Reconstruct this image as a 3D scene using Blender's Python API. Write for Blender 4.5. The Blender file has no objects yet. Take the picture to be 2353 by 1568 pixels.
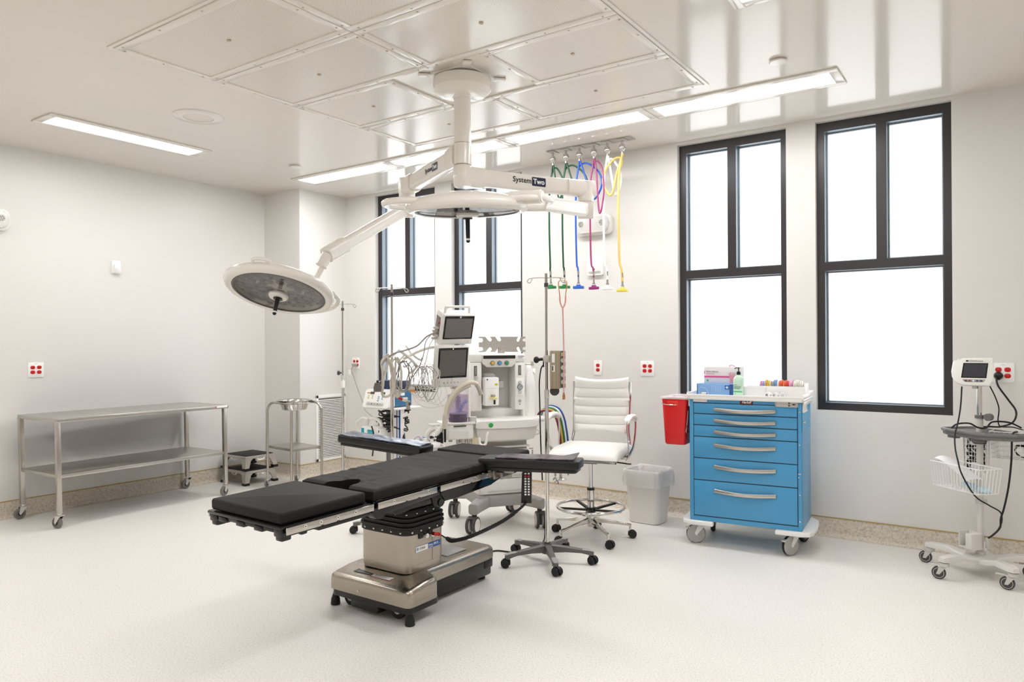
import bpy, bmesh, math, random
from mathutils import Matrix, Vector
random.seed(7)
PI = math.pi
SC = bpy.context.scene
COL = SC.collection
def V(*a): return Vector(a)
def R(d): return math.radians(d)
def RZ(d): return Matrix.Rotation(R(d), 4, 'Z')
def T(x, y, z): return Matrix.Translation((x, y, z))
I4 = Matrix.Identity(4)

# ------------------------------------------------------------------ materials
def lin(h):
    h = h.lstrip('#')
    out = []
    for i in (0, 2, 4):
        c = int(h[i:i+2], 16)/255
        out.append(c/12.92 if c <= .04045 else ((c+.055)/1.055)**2.4)
    return (*out, 1)
MATS = {}
def mat(name, col, rough=.5, metal=0., spec=.5, var=0., vscale=6., bump=0., bscale=40., emit=None, estr=0., trans=0., alpha=1., coat=0., aniso=None, ior=None):
    if name in MATS: return MATS[name]
    m = bpy.data.materials.new(name); m.use_nodes = True
    nt = m.node_tree; b = nt.nodes['Principled BSDF']
    c = lin(col) if isinstance(col, str) else (*col, 1)
    b.inputs['Base Color'].default_value = c
    b.inputs['Roughness'].default_value = rough
    b.inputs['Metallic'].default_value = metal
    b.inputs['Specular IOR Level'].default_value = spec
    if trans: b.inputs['Transmission Weight'].default_value = trans
    if alpha < 1: b.inputs['Alpha'].default_value = alpha
    if coat: b.inputs['Coat Weight'].default_value = coat; b.inputs['Coat Roughness'].default_value = .08
    if ior: b.inputs['IOR'].default_value = ior
    if emit:
        b.inputs['Emission Color'].default_value = lin(emit); b.inputs['Emission Strength'].default_value = estr
    tc = None
    if var or bump or aniso:
        tc = nt.nodes.new('ShaderNodeTexCoord')
    if aniso:                                   # brushed metal: streaks along one axis
        mp = nt.nodes.new('ShaderNodeMapping'); mp.inputs['Scale'].default_value = aniso
        nt.links.new(tc.outputs['Object'], mp.inputs['Vector'])
        n = nt.nodes.new('ShaderNodeTexNoise'); n.inputs['Scale'].default_value = 1.; n.inputs['Detail'].default_value = 4
        nt.links.new(mp.outputs['Vector'], n.inputs['Vector'])
        rr = nt.nodes.new('ShaderNodeMapRange'); rr.inputs['To Min'].default_value = rough-.07; rr.inputs['To Max'].default_value = rough+.1
        nt.links.new(n.outputs['Fac'], rr.inputs['Value']); nt.links.new(rr.outputs['Result'], b.inputs['Roughness'])
    if var:
        n = nt.nodes.new('ShaderNodeTexNoise'); n.inputs['Scale'].default_value = vscale; n.inputs['Detail'].default_value = 3
        nt.links.new(tc.outputs['Object'], n.inputs['Vector'])
        mx = nt.nodes.new('ShaderNodeMix'); mx.data_type = 'RGBA'
        mx.inputs['A'].default_value = tuple(max(0, x*(1-var)) for x in c[:3])+(1,)
        mx.inputs['B'].default_value = tuple(min(1, x*(1+var)) for x in c[:3])+(1,)
        nt.links.new(n.outputs['Fac'], mx.inputs['Factor']); nt.links.new(mx.outputs['Result'], b.inputs['Base Color'])
    if bump:
        n = nt.nodes.new('ShaderNodeTexNoise'); n.inputs['Scale'].default_value = bscale; n.inputs['Detail'].default_value = 3
        nt.links.new(tc.outputs['Object'], n.inputs['Vector'])
        bp = nt.nodes.new('ShaderNodeBump'); bp.inputs['Strength'].default_value = bump; bp.inputs['Distance'].default_value = .002
        nt.links.new(n.outputs['Fac'], bp.inputs['Height']); nt.links.new(bp.outputs['Normal'], b.inputs['Normal'])
    MATS[name] = m
    return m

# ------------------------------------------------------------------ mesh builder
class B:
    def __init__(s, M=None):
        s.bm = bmesh.new(); s.M = M or I4
    def _add(s, vs, M=None):
        m = s.M @ M if M is not None else s.M
        for v in vs: v.co = m @ v.co
    def box(s, c, d, bev=0., rz=0., M=None, seg=2, taper=None):
        r = bmesh.ops.create_cube(s.bm, size=1.)
        vs = r['verts']
        for v in vs:
            k = 1.
            if taper and v.co.z < 0: k = taper
            v.co = Vector((v.co.x*d[0]*k, v.co.y*d[1]*k, v.co.z*d[2]))
        if bev > 0:
            es = list({e for v in vs for e in v.link_edges})
            rr = bmesh.ops.bevel(s.bm, geom=es, offset=min(bev, .49*min(d)), segments=seg, affect='EDGES', profile=.5)
            vs = list({v for f in rr['faces'] for v in f.verts} | {v for v in vs if v.is_valid})
        m = Matrix.Translation(c) @ RZ(rz)
        if M is not None: m = M @ m
        s._add(vs, m); return s
    def bb(s, x0, x1, y0, y1, z0, z1, bev=0., M=None):
        return s.box(((x0+x1)/2, (y0+y1)/2, (z0+z1)/2), (abs(x1-x0), abs(y1-y0), abs(z1-z0)), bev, M=M)
    def cyl(s, p0, p1, r, r1=None, seg=16, M=None):
        p0, p1 = Vector(p0), Vector(p1); d = p1-p0; L = d.length
        q = d.to_track_quat('Z', 'Y').to_matrix().to_4x4()
        rr = bmesh.ops.create_cone(s.bm, cap_ends=True, segments=seg, radius1=r, radius2=r if r1 is None else r1, depth=L)
        m = Matrix.Translation((p0+p1)/2) @ q
        if M is not None: m = M @ m
        s._add(rr['verts'], m); return s
    def rings(s, rings, cap=True, closed=False, M=None):
        vv = []
        for rg in rings: vv.append([s.bm.verts.new(Vector(p)) for p in rg])
        n = len(vv[0]); k = len(vv)
        for i in range(k if closed else k-1):
            a, b = vv[i], vv[(i+1) % k]
            for j in range(n):
                try: s.bm.faces.new((a[j], a[(j+1) % n], b[(j+1) % n], b[j]))
                except ValueError: pass
        if cap and not closed:
            try: s.bm.faces.new(list(reversed(vv[0])))
            except ValueError: pass
            try: s.bm.faces.new(vv[-1])
            except ValueError: pass
        s._add([v for r in vv for v in r], M); return s
    def lathe(s, prof, seg=24, M=None, sx=1., sy=1., cap=True):
        rg = []
        for r, z in prof:
            r = max(r, 1e-4)
            rg.append([(r*sx*math.cos(2*PI*i/seg), r*sy*math.sin(2*PI*i/seg), z) for i in range(seg)])
        return s.rings(rg, cap=cap, M=M)
    def tube(s, pts, r, seg=8, closed=False, sm=6, M=None, flat=None):
        P = spline(pts, sm, closed) if sm > 1 else [Vector(p) for p in pts]
        n = len(P); rg = []; up = None
        for i in range(n):
            a = P[(i-1) % n] if closed or i > 0 else P[i]; b = P[(i+1) % n] if closed or i < n-1 else P[i]
            t = (b-a).normalized() if (b-a).length > 1e-9 else V(0, 0, 1)
            if up is None: up = t.orthogonal().normalized() if flat is None else Vector(flat)
            u = (up - t*up.dot(t))
            u = u.normalized() if u.length > 1e-6 else t.orthogonal().normalized()
            up = u; w = t.cross(u)
            rr = r(i/(n-1)) if callable(r) else r
            ru, rw = rr if isinstance(rr, tuple) else (rr, rr)
            rg.append([P[i]+u*ru*math.cos(2*PI*k/seg)+w*rw*math.sin(2*PI*k/seg) for k in range(seg)])
        return s.rings(rg, closed=closed, M=M)
    def prism(s, poly, z0, z1, bev=0., M=None, seg=2):
        n = len(poly)
        a = [s.bm.verts.new((p[0], p[1], z0)) for p in poly]; b = [s.bm.verts.new((p[0], p[1], z1)) for p in poly]
        fs = [s.bm.faces.new(list(reversed(a))), s.bm.faces.new(b)]
        for i in range(n): fs.append(s.bm.faces.new((a[i], a[(i+1) % n], b[(i+1) % n], b[i])))
        vs = a+b
        if bev > 0:
            es = list({e for f in fs[:2] for e in f.edges})
            r = bmesh.ops.bevel(s.bm, geom=es, offset=bev, segments=seg, affect='EDGES', profile=.5)
            vs = list({v for f in r['faces'] for v in f.verts} | {v for v in vs if v.is_valid})
        s._add(vs, M); return s
    def sph(s, c, r, seg=16, sc=(1, 1, 1), M=None):
        rr = bmesh.ops.create_uvsphere(s.bm, u_segments=seg, v_segments=max(6, seg//2), radius=r)
        m = Matrix.Translation(c) @ Matrix.Diagonal((*sc, 1))
        if M is not None: m = M @ m
        s._add(rr['verts'], m); return s
    def sheet(s, f, nu, nv, th, M=None):        # a thin solid over a grid f(u,v)->point, thickness th along -z
        top = [[s.bm.verts.new(f(i/nu, j/nv)) for j in range(nv+1)] for i in range(nu+1)]
        bot = [[s.bm.verts.new(Vector(f(i/nu, j/nv))-Vector((0, 0, th))) for j in range(nv+1)] for i in range(nu+1)]
        for i in range(nu):
            for j in range(nv):
                s.bm.faces.new((top[i][j], top[i+1][j], top[i+1][j+1], top[i][j+1]))
                s.bm.faces.new((bot[i][j], bot[i][j+1], bot[i+1][j+1], bot[i+1][j]))
        def wall(seq_t, seq_b):
            for k in range(len(seq_t)-1): s.bm.faces.new((seq_t[k], seq_b[k], seq_b[k+1], seq_t[k+1]))
        wall([top[i][0] for i in range(nu+1)], [bot[i][0] for i in range(nu+1)])
        wall([top[i][nv] for i in range(nu, -1, -1)], [bot[i][nv] for i in range(nu, -1, -1)])
        wall(list(reversed(top[0])), list(reversed(bot[0])))
        wall(top[nu], bot[nu])
        s._add([v for r in top for v in r]+[v for r in bot for v in r], M); return s
    def build(s, name, m, parent=None, label=None, sharp=38, off=None):
        bm = s.bm
        if off is not None:
            o = Vector(off)
            for v in bm.verts: v.co -= o
        bmesh.ops.recalc_face_normals(bm, faces=bm.faces)
        me = bpy.data.meshes.new(name); bm.to_mesh(me); bm.free()
        me.materials.append(m)
        for p in me.polygons: p.use_smooth = True
        me.set_sharp_from_angle(angle=R(sharp))
        ob = bpy.data.objects.new(name, me); COL.objects.link(ob)
        if parent is not None: ob.parent = parent
        if label: ob['label'] = label
        return ob

def spline(pts, n=6, closed=False):
    P = [Vector(p) for p in pts]; k = len(P); out = []
    if k < 3: return P
    rng = range(k if closed else k-1)
    for i in rng:
        if closed: a, b, c, d = P[(i-1) % k], P[i], P[(i+1) % k], P[(i+2) % k]
        else: a, b, c, d = P[max(i-1, 0)], P[i], P[i+1], P[min(i+2, k-1)]
        for j in range(n):
            t = j/n
            out.append(.5*((2*b)+(c-a)*t+(2*a-5*b+4*c-d)*t*t+(3*b-a-3*c+d)*t**3))
    if not closed: out.append(P[-1])
    return out
def rrect(w, h, r, n=5, cx=0, cy=0):
    out = []
    for sx, sy, a0 in ((1, 1, 0), (-1, 1, 90), (-1, -1, 180), (1, -1, 270)):
        for i in range(n+1):
            a = R(a0+90*i/n); out.append((cx+sx*(w/2-r)+r*math.cos(a), cy+sy*(h/2-r)+r*math.sin(a)))
    return out
def frame(o, xd, zd=(0, 0, 1)):
    """matrix with origin o, local x along xd, local z near zd"""
    x = Vector(xd).normalized(); z = Vector(zd); z = (z-x*z.dot(x)).normalized(); y = z.cross(x)
    m = Matrix((x, y, z)).transposed().to_4x4(); m.translation = Vector(o); return m
# plane-facing frame: drawings in local x (right), y (up), extruded along local z (towards viewer)
def face(o, right, up=(0, 0, 1)):
    r = Vector(right).normalized(); u = Vector(up); u = (u-r*u.dot(r)).normalized(); n = r.cross(u)
    m = Matrix((r, u, n)).transposed().to_4x4(); m.translation = Vector(o); return m

def thing(name, label, cat, loc=(0, 0, 0), rz=0., group=None):
    o = bpy.data.objects.new(name, None); COL.objects.link(o); o.empty_display_size = .1
    o.location = loc; o.rotation_euler = (0, 0, R(rz)); o['label'] = label; o['category'] = cat
    if group: o['group'] = group
    return o
def tag(o, label, cat, group=None):
    o['label'] = label; o['category'] = cat
    if group: o['group'] = group
    return o
def struct(o): o['kind'] = 'structure'; return o
def place(o, loc, rz=0.):
    o.location = loc; o.rotation_euler = (0, 0, R(rz)); return o
def dup(root, loc, rz=0., label=None, group=None):
    r = root.copy(); COL.objects.link(r); r.location = loc; r.rotation_euler = (0, 0, R(rz))
    if label: r['label'] = label
    if group: r['group'] = group
    for ch in list(root.children):
        c = ch.copy(); COL.objects.link(c); c.parent = r
        for g in ch.children:
            d = g.copy(); COL.objects.link(d); d.parent = c
    return r
def text_mesh(txt, size, M, m, name, parent, bold=0., sx=1., align='CENTER', depth=.0006, shear=0.):
    cu = bpy.data.curves.new('lettering', 'FONT'); cu.body = txt; cu.size = size; cu.align_x = align; cu.align_y = 'CENTER'
    cu.extrude = depth; cu.offset = bold; cu.shear = shear; cu.resolution_u = 3
    o = bpy.data.objects.new('lettering_tmp', cu); COL.objects.link(o)
    dg = bpy.context.evaluated_depsgraph_get(); dg.update()
    me = bpy.data.meshes.new_from_object(o.evaluated_get(dg))
    bpy.data.objects.remove(o); bpy.data.curves.remove(cu)
    me.transform(M @ Matrix.Diagonal((sx, 1, 1, 1))); me.materials.clear(); me.materials.append(m)
    ob = bpy.data.objects.new(name, me); COL.objects.link(ob)
    if parent is not None: ob.parent = parent
    return ob

# shared materials
WALL = mat('wall_paint', '#E3E0DB', .34, bump=.12, bscale=160)
CEIL = mat('ceiling_gloss_paint', '#E2DCD3', .10, spec=.36, bump=.10, bscale=90)
CPAN = mat('ceiling_panel_white', '#E9E4DC', .18, spec=.36)
WHITE = mat('white_plastic', '#EDE9E2', .35)
WARMW = mat('warm_white_enamel', '#ECE8E1', .22)
BRIGHT = mat('bright_white', '#F6F5F2', .4)
GREYP = mat('grey_plastic', '#8F8C88', .45)
DGREY = mat('dark_grey_plastic', '#454342', .45)
LGREY = mat('light_grey_plastic', '#C9C6C1', .42)
BLACK = mat('black_plastic', '#0B0A0A', .4)
BLACKS = mat('black_rubber', '#100F0F', .55)
STEEL = mat('brushed_steel', '#C1BDB7', .28, metal=1, aniso=(6, 420, 420))
STEELV = mat('brushed_steel_upright', '#C0BBB4', .26, metal=1)
STEELW = mat('warm_brushed_steel', '#B3ABA0', .33, metal=1, aniso=(300, 300, 5))
CHROME = mat('chrome', '#D9D6D2', .07, metal=1)
ALU = mat('satin_aluminium', '#C9C5BF', .38, metal=1)
RED = mat('outlet_red', '#C81410', .35)
SCREEN = mat('dark_screen_glass', '#4A4543', .12, spec=.6)
SCRBLK = mat('screen_bezel_black', '#161516', .15)
LENSE = mat('strip_light_diffuser', '#FFFFFF', .5, emit='#FBFCFF', estr=10.)
# ------------------------------------------------------------------ room shell
ZC = 2.98
WX0, WX1, YB, YW = 0., 8.9, -2.3, 5.52
# floor: speckled sheet vinyl
def floor_mat(name, base, dark, lightc, rough, sc=1.):
    m = bpy.data.materials.new(name); m.use_nodes = True; nt = m.node_tree; b = nt.nodes['Principled BSDF']
    tc = nt.nodes.new('ShaderNodeTexCoord')
    n1 = nt.nodes.new('ShaderNodeTexNoise'); n1.inputs['Scale'].default_value = 130*sc; n1.inputs['Detail'].default_value = 5; n1.inputs['Roughness'].default_value = .7
    n2 = nt.nodes.new('ShaderNodeTexNoise'); n2.inputs['Scale'].default_value = 2.2; n2.inputs['Detail'].default_value = 2
    v = nt.nodes.new('ShaderNodeTexVoronoi'); v.inputs['Scale'].default_value = 165*sc
    for n in (n1, n2, v): nt.links.new(tc.outputs['Object'], n.inputs['Vector'])
    cr = nt.nodes.new('ShaderNodeValToRGB'); cr.color_ramp.elements[0].position = .33; cr.color_ramp.elements[1].position = .66
    cr.color_ramp.elements[0].color = lin(dark); cr.color_ramp.elements[1].color = lin(lightc)
    e = cr.color_ramp.elements.new(.47); e.color = lin(base)
    nt.links.new(n1.outputs['Fac'], cr.inputs['Fac'])
    mr = nt.nodes.new('ShaderNodeMapRange'); mr.inputs['From Min'].default_value = .10; mr.inputs['From Max'].default_value = .22; mr.inputs['To Min'].default_value = .86; mr.inputs['To Max'].default_value = 1.
    nt.links.new(v.outputs['Distance'], mr.inputs['Value'])
    mm = nt.nodes.new('ShaderNodeMix'); mm.data_type = 'RGBA'; mm.blend_type = 'MULTIPLY'; mm.inputs['Factor'].default_value = 1.
    cc = nt.nodes.new('ShaderNodeCombineColor')
    for k in ('Red', 'Green', 'Blue'): nt.links.new(mr.outputs['Result'], cc.inputs[k])
    nt.links.new(cr.outputs['Color'], mm.inputs['A']); nt.links.new(cc.outputs['Color'], mm.inputs['B'])
    nt.links.new(mm.outputs['Result'], b.inputs['Base Color'])
    r2 = nt.nodes.new('ShaderNodeMapRange'); r2.inputs['To Min'].default_value = rough-.04; r2.inputs['To Max'].default_value = rough+.06
    nt.links.new(n2.outputs['Fac'], r2.inputs['Value']); nt.links.new(r2.outputs['Result'], b.inputs['Roughness'])
    b.inputs['Specular IOR Level'].default_value = .4
    return m
FLOOR = floor_mat('speckled_vinyl_floor', '#EAE6DF', '#D1C9BD', '#F4F1EC', .42)
COVE = floor_mat('speckled_cove_base', '#D3C8B8', '#AFA28E', '#E1D8CA', .5, .55)
STRIP = mat('tan_cove_cap', '#B39A63', .5)
struct(B().bb(WX0-.25, WX1+.25, YB-.25, YW+.3, -.12, 0).build('floor', FLOOR))
struct(B().bb(WX0-.25, WX1+.25, YB-.25, YW+.3, ZC, ZC+.12).build('ceiling', CEIL))
struct(B().bb(WX0-.25, WX0, YB-.25, YW+.3, 0, ZC).build('wall_left', WALL))
struct(B().bb(WX1, WX1+.25, YB-.25, YW+.3, 0, ZC).build('wall_right', WALL))
struct(B().bb(WX0, WX1, YB-.25, YB, 0, ZC).build('wall_front', WALL))
CXW, CYW = .575, 4.885
struct(B().bb(WX0, CXW, CYW, YW, 0, ZC).build('wall_corner_column', WALL))
# window wall, four openings
WIN = [1.015, 2.065, 4.400, 5.440]; WW = .838; WZ0, WZ1 = .893, 2.955
w = B(); xs = [WX0]
for x in WIN: xs += [x, x+WW]
xs.append(WX1)
for i in range(0, len(xs), 2): w.bb(xs[i], xs[i+1], YW, YW+.3, 0, ZC)
for x in WIN:
    w.bb(x, x+WW, YW, YW+.3, 0, WZ0); w.bb(x, x+WW, YW, YW+.3, WZ1, ZC)
struct(w.build('wall_back', WALL))
# cove base: a swept profile along the walls with a tan cap strip
def sweep(path, prof, closed=False):
    """path: xy points; room is to the right of travel; prof: (out, z)"""
    n = len(path); rg = []
    for i, p in enumerate(path):
        p = Vector(p)
        d1 = (p-Vector(path[i-1])).normalized() if i > 0 else None
        d2 = (Vector(path[i+1])-p).normalized() if i < n-1 else None
        nr = []
        for d in (d1, d2):
            if d is not None: nr.append(Vector((d.y, -d.x)))
        if len(nr) == 2:
            s = (nr[0]+nr[1]); s = s/(1+nr[0].dot(nr[1]))
        else: s = nr[0]
        rg.append([(p.x+s.x*o, p.y+s.y*o, z) for o, z in prof])
    return rg
path = [(WX0, YB), (WX0, CYW), (CXW, CYW), (CXW, YW), (WX1, YW), (WX1, YB), ]
cp = [(0, .132), (.004, .132)]
for i in range(7):
    a = R(90*i/6); cp.append((.004+.034*(1-math.cos(a)), .034*(1-math.sin(a))+.0005))
cp.append((0, .0005))
struct(B().rings(sweep(path, cp)).build('baseboard_room', COVE))
struct(B().rings(sweep(path, [(0, .132), (.007, .132), (.007, .139), (0, .139)])).build('trim_1', STRIP))

# windows
WFR = mat('dark_bronze_aluminium', '#211B1D', .34, metal=0, spec=.7)
SPACER = mat('glazing_bead_grey', '#8E959A', .35, metal=.6)
JAMB_REFL = mat('painted_jamb_reflection', '#79838C', .32, metal=.55)  # grey stands in for pane light reflected on the dark frame sides
PANE = bpy.data.materials.new('frosted_daylit_glass'); PANE.use_nodes = True
_nt = PANE.node_tree; _b = _nt.nodes['Principled BSDF']
_b.inputs['Base Color'].default_value = lin('#E9EDEF'); _b.inputs['Roughness'].default_value = .25
_b.inputs['Emission Color'].default_value = lin('#F4F8FC'); _b.inputs['Emission Strength'].default_value = .85
for k, x in enumerate(WIN):
    r = thing('window_%d' % (k+1), ['leftmost frosted window with dark frame beside the corner column', 'second frosted window from the left, behind the anesthesia machine',
        'third frosted window from the left, behind the blue cart', 'rightmost frosted window between the blue cart and the video stand'][k], 'window', (x, YW+.05, WZ0)); r['kind'] = 'structure'
    H = WZ1-WZ0; zr = .998
    f = B(); D = .095; t = .05
    f.bb(0, t, 0, D, 0, H).bb(WW-t, WW, 0, D, 0, H).bb(t, WW-t, 0, D, H-.06, H).bb(t, WW-t, 0, D, 0, t).bb(t, WW-t, 0, D, zr, zr+.06).bb(WW/2-.031, WW/2+.031, .001, D, zr+.06, H-.06)
    f.bb(0, WW, D, D+.1, -.0, t).bb(0, WW, D, D+.1, H-.06, H)
    f.build('window_frame', WFR, r)
    m = WW/2
    for (a, b_, c, d) in ((t, WW-t, t, zr), (t, m-.031, zr+.06, H-.06), (m+.031, WW-t, zr+.06, H-.06)):
        s = B(); q = .012
        s.bb(a, a+q, D-.03, D, c, d).bb(b_-q, b_, D-.03, D, c, d).bb(a+q, b_-q, D-.03, D, c, c+q).bb(a+q, b_-q, D-.03, D, d-q, d)
        s.build('glazing_bead', SPACER, r)
        B().bb(a, a+.0025, .006, D-.03, c, d).bb(b_-.0025, b_, .006, D-.03, c, d).bb(a, b_, .006, D-.03, d-.0025, d).bb(a, b_, .006, D-.03, c, c+.0025).build('jamb_reflection_strip', JAMB_REFL, r)  # thin added boards that carry the painted pane reflection
        B().bb(a, b_, D-.008, D+.006, c, d).build('window_pane', PANE, r)

# ceiling laminar-flow panels: perforated grilles
def perf_mat():
    m = bpy.data.materials.new('perforated_white_grille'); m.use_nodes = True; nt = m.node_tree; b = nt.nodes['Principled BSDF']
    tc = nt.nodes.new('ShaderNodeTexCoord'); mp = nt.nodes.new('ShaderNodeMapping'); mp.inputs['Scale'].default_value = (95, 95, 0)
    nt.links.new(tc.outputs['Object'], mp.inputs['Vector'])
    fr = nt.nodes.new('ShaderNodeVectorMath'); fr.operation = 'FRACTION'; nt.links.new(mp.outputs['Vector'], fr.inputs[0])
    ds = nt.nodes.new('ShaderNodeVectorMath'); ds.operation = 'DISTANCE'; ds.inputs[1].default_value = (.5, .5, 0); nt.links.new(fr.outputs['Vector'], ds.inputs[0])
    mr = nt.nodes.new('ShaderNodeMapRange'); mr.inputs['From Min'].default_value = .22; mr.inputs['From Max'].default_value = .34
    nt.links.new(ds.outputs['Value'], mr.inputs['Value'])
    mx = nt.nodes.new('ShaderNodeMix'); mx.data_type = 'RGBA'; mx.inputs['A'].default_value = lin('#B9B2A9'); mx.inputs['B'].default_value = lin('#E9E3DA')
    nt.links.new(mr.outputs['Result'], mx.inputs['Factor']); nt.links.new(mx.outputs['Result'], b.inputs['Base Color'])
    b.inputs['Roughness'].default_value = .2
    return m
PERF = perf_mat()
PX0, PX1, PY0, PS = 2.645, 5.045, 1.978, .598
rows = ['nearest the camera', 'second from the camera', 'third from the camera', 'nearest the windows']
def panel(x0, x1, y0, y1, label):
    cx, cy = (x0+x1)/2, (y0+y1)/2
    r = thing('ceiling_air_diffuser', label, 'air diffuser', (cx, cy, ZC), 0, 'perforated air diffuser panels above the table')
    w_, h_ = x1-x0, y1-y0
    f = B(); e = .012; q = .052
    f.bb(-w_/2+.003, w_/2-.003, -h_/2+.003, -h_/2+q, -e, 0, .003).bb(-w_/2+.003, w_/2-.003, h_/2-q, h_/2-.003, -e, 0, .003)
    f.bb(-w_/2+.003, -w_/2+q, -h_/2+q, h_/2-q, -e, 0, .003).bb(w_/2-q, w_/2-.003, -h_/2+q, h_/2-q, -e, 0, .003)
    f.build('panel_frame', CPAN, r)
    B().bb(-w_/2+q-.002, w_/2-q+.002, -h_/2+q-.002, h_/2-q+.002, -.006, 0).build('perforated_sheet', PERF, r)
    g = B()
    for sx in (-1, 1):
        for k in (-.9, -.1, .8): g.cyl((sx*(w_/2-.02), k*(h_/2-.03), -e-.002), (sx*(w_/2-.02), k*(h_/2-.03), -e), .006, seg=8)
    for sy in (-1, 1):
        for k in (-.93, -.3, .35, .93): g.cyl((k*(w_/2-.03), sy*(h_/2-.02), -e-.002), (k*(w_/2-.03), sy*(h_/2-.02), -e), .006, seg=8)
    g.cyl((0, 0, -.012), (0, 0, -.004), .011, seg=10)
    g.build('frame_screw', mat('screw_bronze', '#BCAE9B', .5), r)
XM = (PX0+PX1)/2
for i in range(4):
    y0 = PY0+PS*i
    if i == 2:
        panel(PX0, 3.53, y0, y0+PS, 'short perforated air diffuser left of the surgical light mount')
        panel(4.20, PX1, y0, y0+PS, 'short perforated air diffuser right of the surgical light mount')
    else:
        for a, b_, s in ((PX0, XM, 'left'), (XM, PX1, 'right')):
            panel(a, b_, y0, y0+PS, 'long perforated ceiling air diffuser in the %s column, row %s' % (s, rows[i]))
struct(B().bb(PX0-.02, PX1+.02, PY0-.02, PY0, ZC-.006, ZC).bb(PX0-.02, PX1+.02, PY0+4*PS, PY0+4*PS+.02, ZC-.006, ZC).bb(PX0-.02, PX0, PY0, PY0+4*PS, ZC-.006, ZC).bb(PX1, PX1+.02, PY0, PY0+4*PS, ZC-.006, ZC).build('trim_2', CPAN))

# recessed strip lights
def strip(cx, cy, L, W, rz, label, group):
    r = thing('ceiling_strip_light', label, 'ceiling light', (cx, cy, ZC), rz, group)
    f = B(); a, b_ = L/2, W/2; ql, qw = .055, .05; e = .012
    f.bb(-a, a, -b_, -b_+qw, -e, 0, .003).bb(-a, a, b_-qw, b_, -e, 0, .003).bb(-a, -a+ql, -b_+qw, b_-qw, -e, 0, .003).bb(a-ql, a, -b_+qw, b_-qw, -e, 0, .003)
    f.build('light_frame', CPAN, r)
    B().bb(-a+ql, a-ql, -b_+qw, b_-qw, -.009, -.001).build('diffuser', LENSE, r)
    return r
G1 = 'strip lights in a row along the window wall'
for i, nm in enumerate(('leftmost strip light of the row along the windows', 'second strip light of the window row, behind the surgical light column', 'third strip light of the window row, above the gas hoses', 'rightmost strip light of the window row, above the tall windows')):
    strip(.862+1.228*i+.614, 4.695, 1.222, .305, 0, nm, G1)
strip(1.03, 2.90, 1.222, .305, 90, 'strip light alone near the left wall', 'strip lights around the ceiling panels')
strip(1.03, .9, 1.222, .305, 90, 'added unseen fill strip light near the left wall', 'strip lights around the ceiling panels')  # unseen lamp added to fill the room with light
strip(5.525+.1525, 2.85, 1.222, .305, 90, 'strip light cut off at the top edge of the photo', 'strip lights around the ceiling panels')
strip(5.68, .9, 1.222, .305, 90, 'added unseen fill strip light above the camera', 'strip lights around the ceiling panels')  # out of view, added as fill light
for i in range(3): strip(2.4+1.25*i, -.35, 1.222, .305, 0, 'added unseen fill strip light of the row behind the camera', 'added fill strip lights behind the camera')  # unseen row added to brighten the room
strip(7.9, 2.9, 1.222, .305, 90, 'added unseen fill strip light near the right wall', 'added fill strip lights right of the camera')  # added fill lamp on the unseen side of the room

# ceiling fittings
r = thing('ceiling_speaker', 'round white ceiling speaker near the left strip light', 'speaker', (1.916, 2.93, ZC))
B().lathe([(.168, 0), (.168, -.004), (.160, -.009), (.10, -.010), (.10, 0)], 40).build('speaker_ring', WARMW, r)
B().lathe([(.10, -.001), (.10, -.007), (.06, -.010), (0, -.011)], 32).build('speaker_grille', PERF, r)
for loc, lb in (((1.321, 4.24, ZC), 'round sprinkler cover on the ceiling near the corner column'), ((5.518, 4.243, ZC), 'round sprinkler cover on the ceiling above the right windows')):
    tag(place(B().lathe([(.048, -.008), (.05, -.011), (.045, -.016), (0, -.017)], 28).lathe([(.040, 0), (.040, -.008)], 20).build('sprinkler_cover', WARMW), loc), lb, 'sprinkler', 'ceiling sprinkler covers')

# air return grille on the column's right face
r = thing('wall_vent', 'white louvred air vent on the right face of the corner column', 'vent', (CXW, 5.285, .49))
f = B(); W_, H_ = .40, .70
f.bb(0, .012, -W_/2, -W_/2+.032, -H_/2, H_/2, .003).bb(0, .012, W_/2-.032, W_/2, -H_/2, H_/2, .003).bb(0, .012, -W_/2, W_/2, H_/2-.032, H_/2, .003).bb(0, .012, -W_/2, W_/2, -H_/2, -H_/2+.032, .003)
f.build('vent_frame', BRIGHT, r)
B().bb(0, .002, -W_/2+.03, W_/2-.03, -H_/2+.03, H_/2-.03).build('vent_backing', mat('vent_backing_grey', '#8A847C', .7), r)  # flat grey sheet behind the louvres
s = B()
for i in range(36):
    z = -H_/2+.042+i*.0172
    s.box((.008, 0, z), (.013, W_-.062, .0085), M=None)
s.build('louvres', BRIGHT, r)

# outlets
def outlet(pos, n, rz, label):
    """n = 1 (duplex) or 2 (two duplexes); face frame: local x right, z out of the wall is -y"""
    r = thing('wall_outlet', label, 'outlet', pos, rz, 'red hospital outlets in white plates')
    Wd = .078 if n == 1 else .118
    B(face((0, 0, 0), (1, 0, 0))).prism(rrect(Wd, .122, .006), 0, .006, .002).build('cover_plate', BRIGHT, r)
    xs_ = [0] if n == 1 else [-.024, .024]
    for x in xs_:
        for z in (-.0195, .0195):
            rc = B(face((x, 0, z), (1, 0, 0))).prism(rrect(.034, .0285, .0115), .005, .0085, .001).build('receptacle', RED, r)
            g = B(face((x, 0, z), (1, 0, 0)))
            g.box((-.006, .003, .0087), (.002, .007, .0006)).box((.006, .003, .0087), (.002, .006, .0006)).cyl((0, -.007, .0083), (0, -.007, .009), .0022, seg=8)
            g.build('socket_slots', BLACK, rc)
    B(face((0, 0, .05), (1, 0, 0))).box((0, 0, .0063), (.02, .0035, .0006)).build('plate_marking', LGREY, r)
    return r
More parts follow.
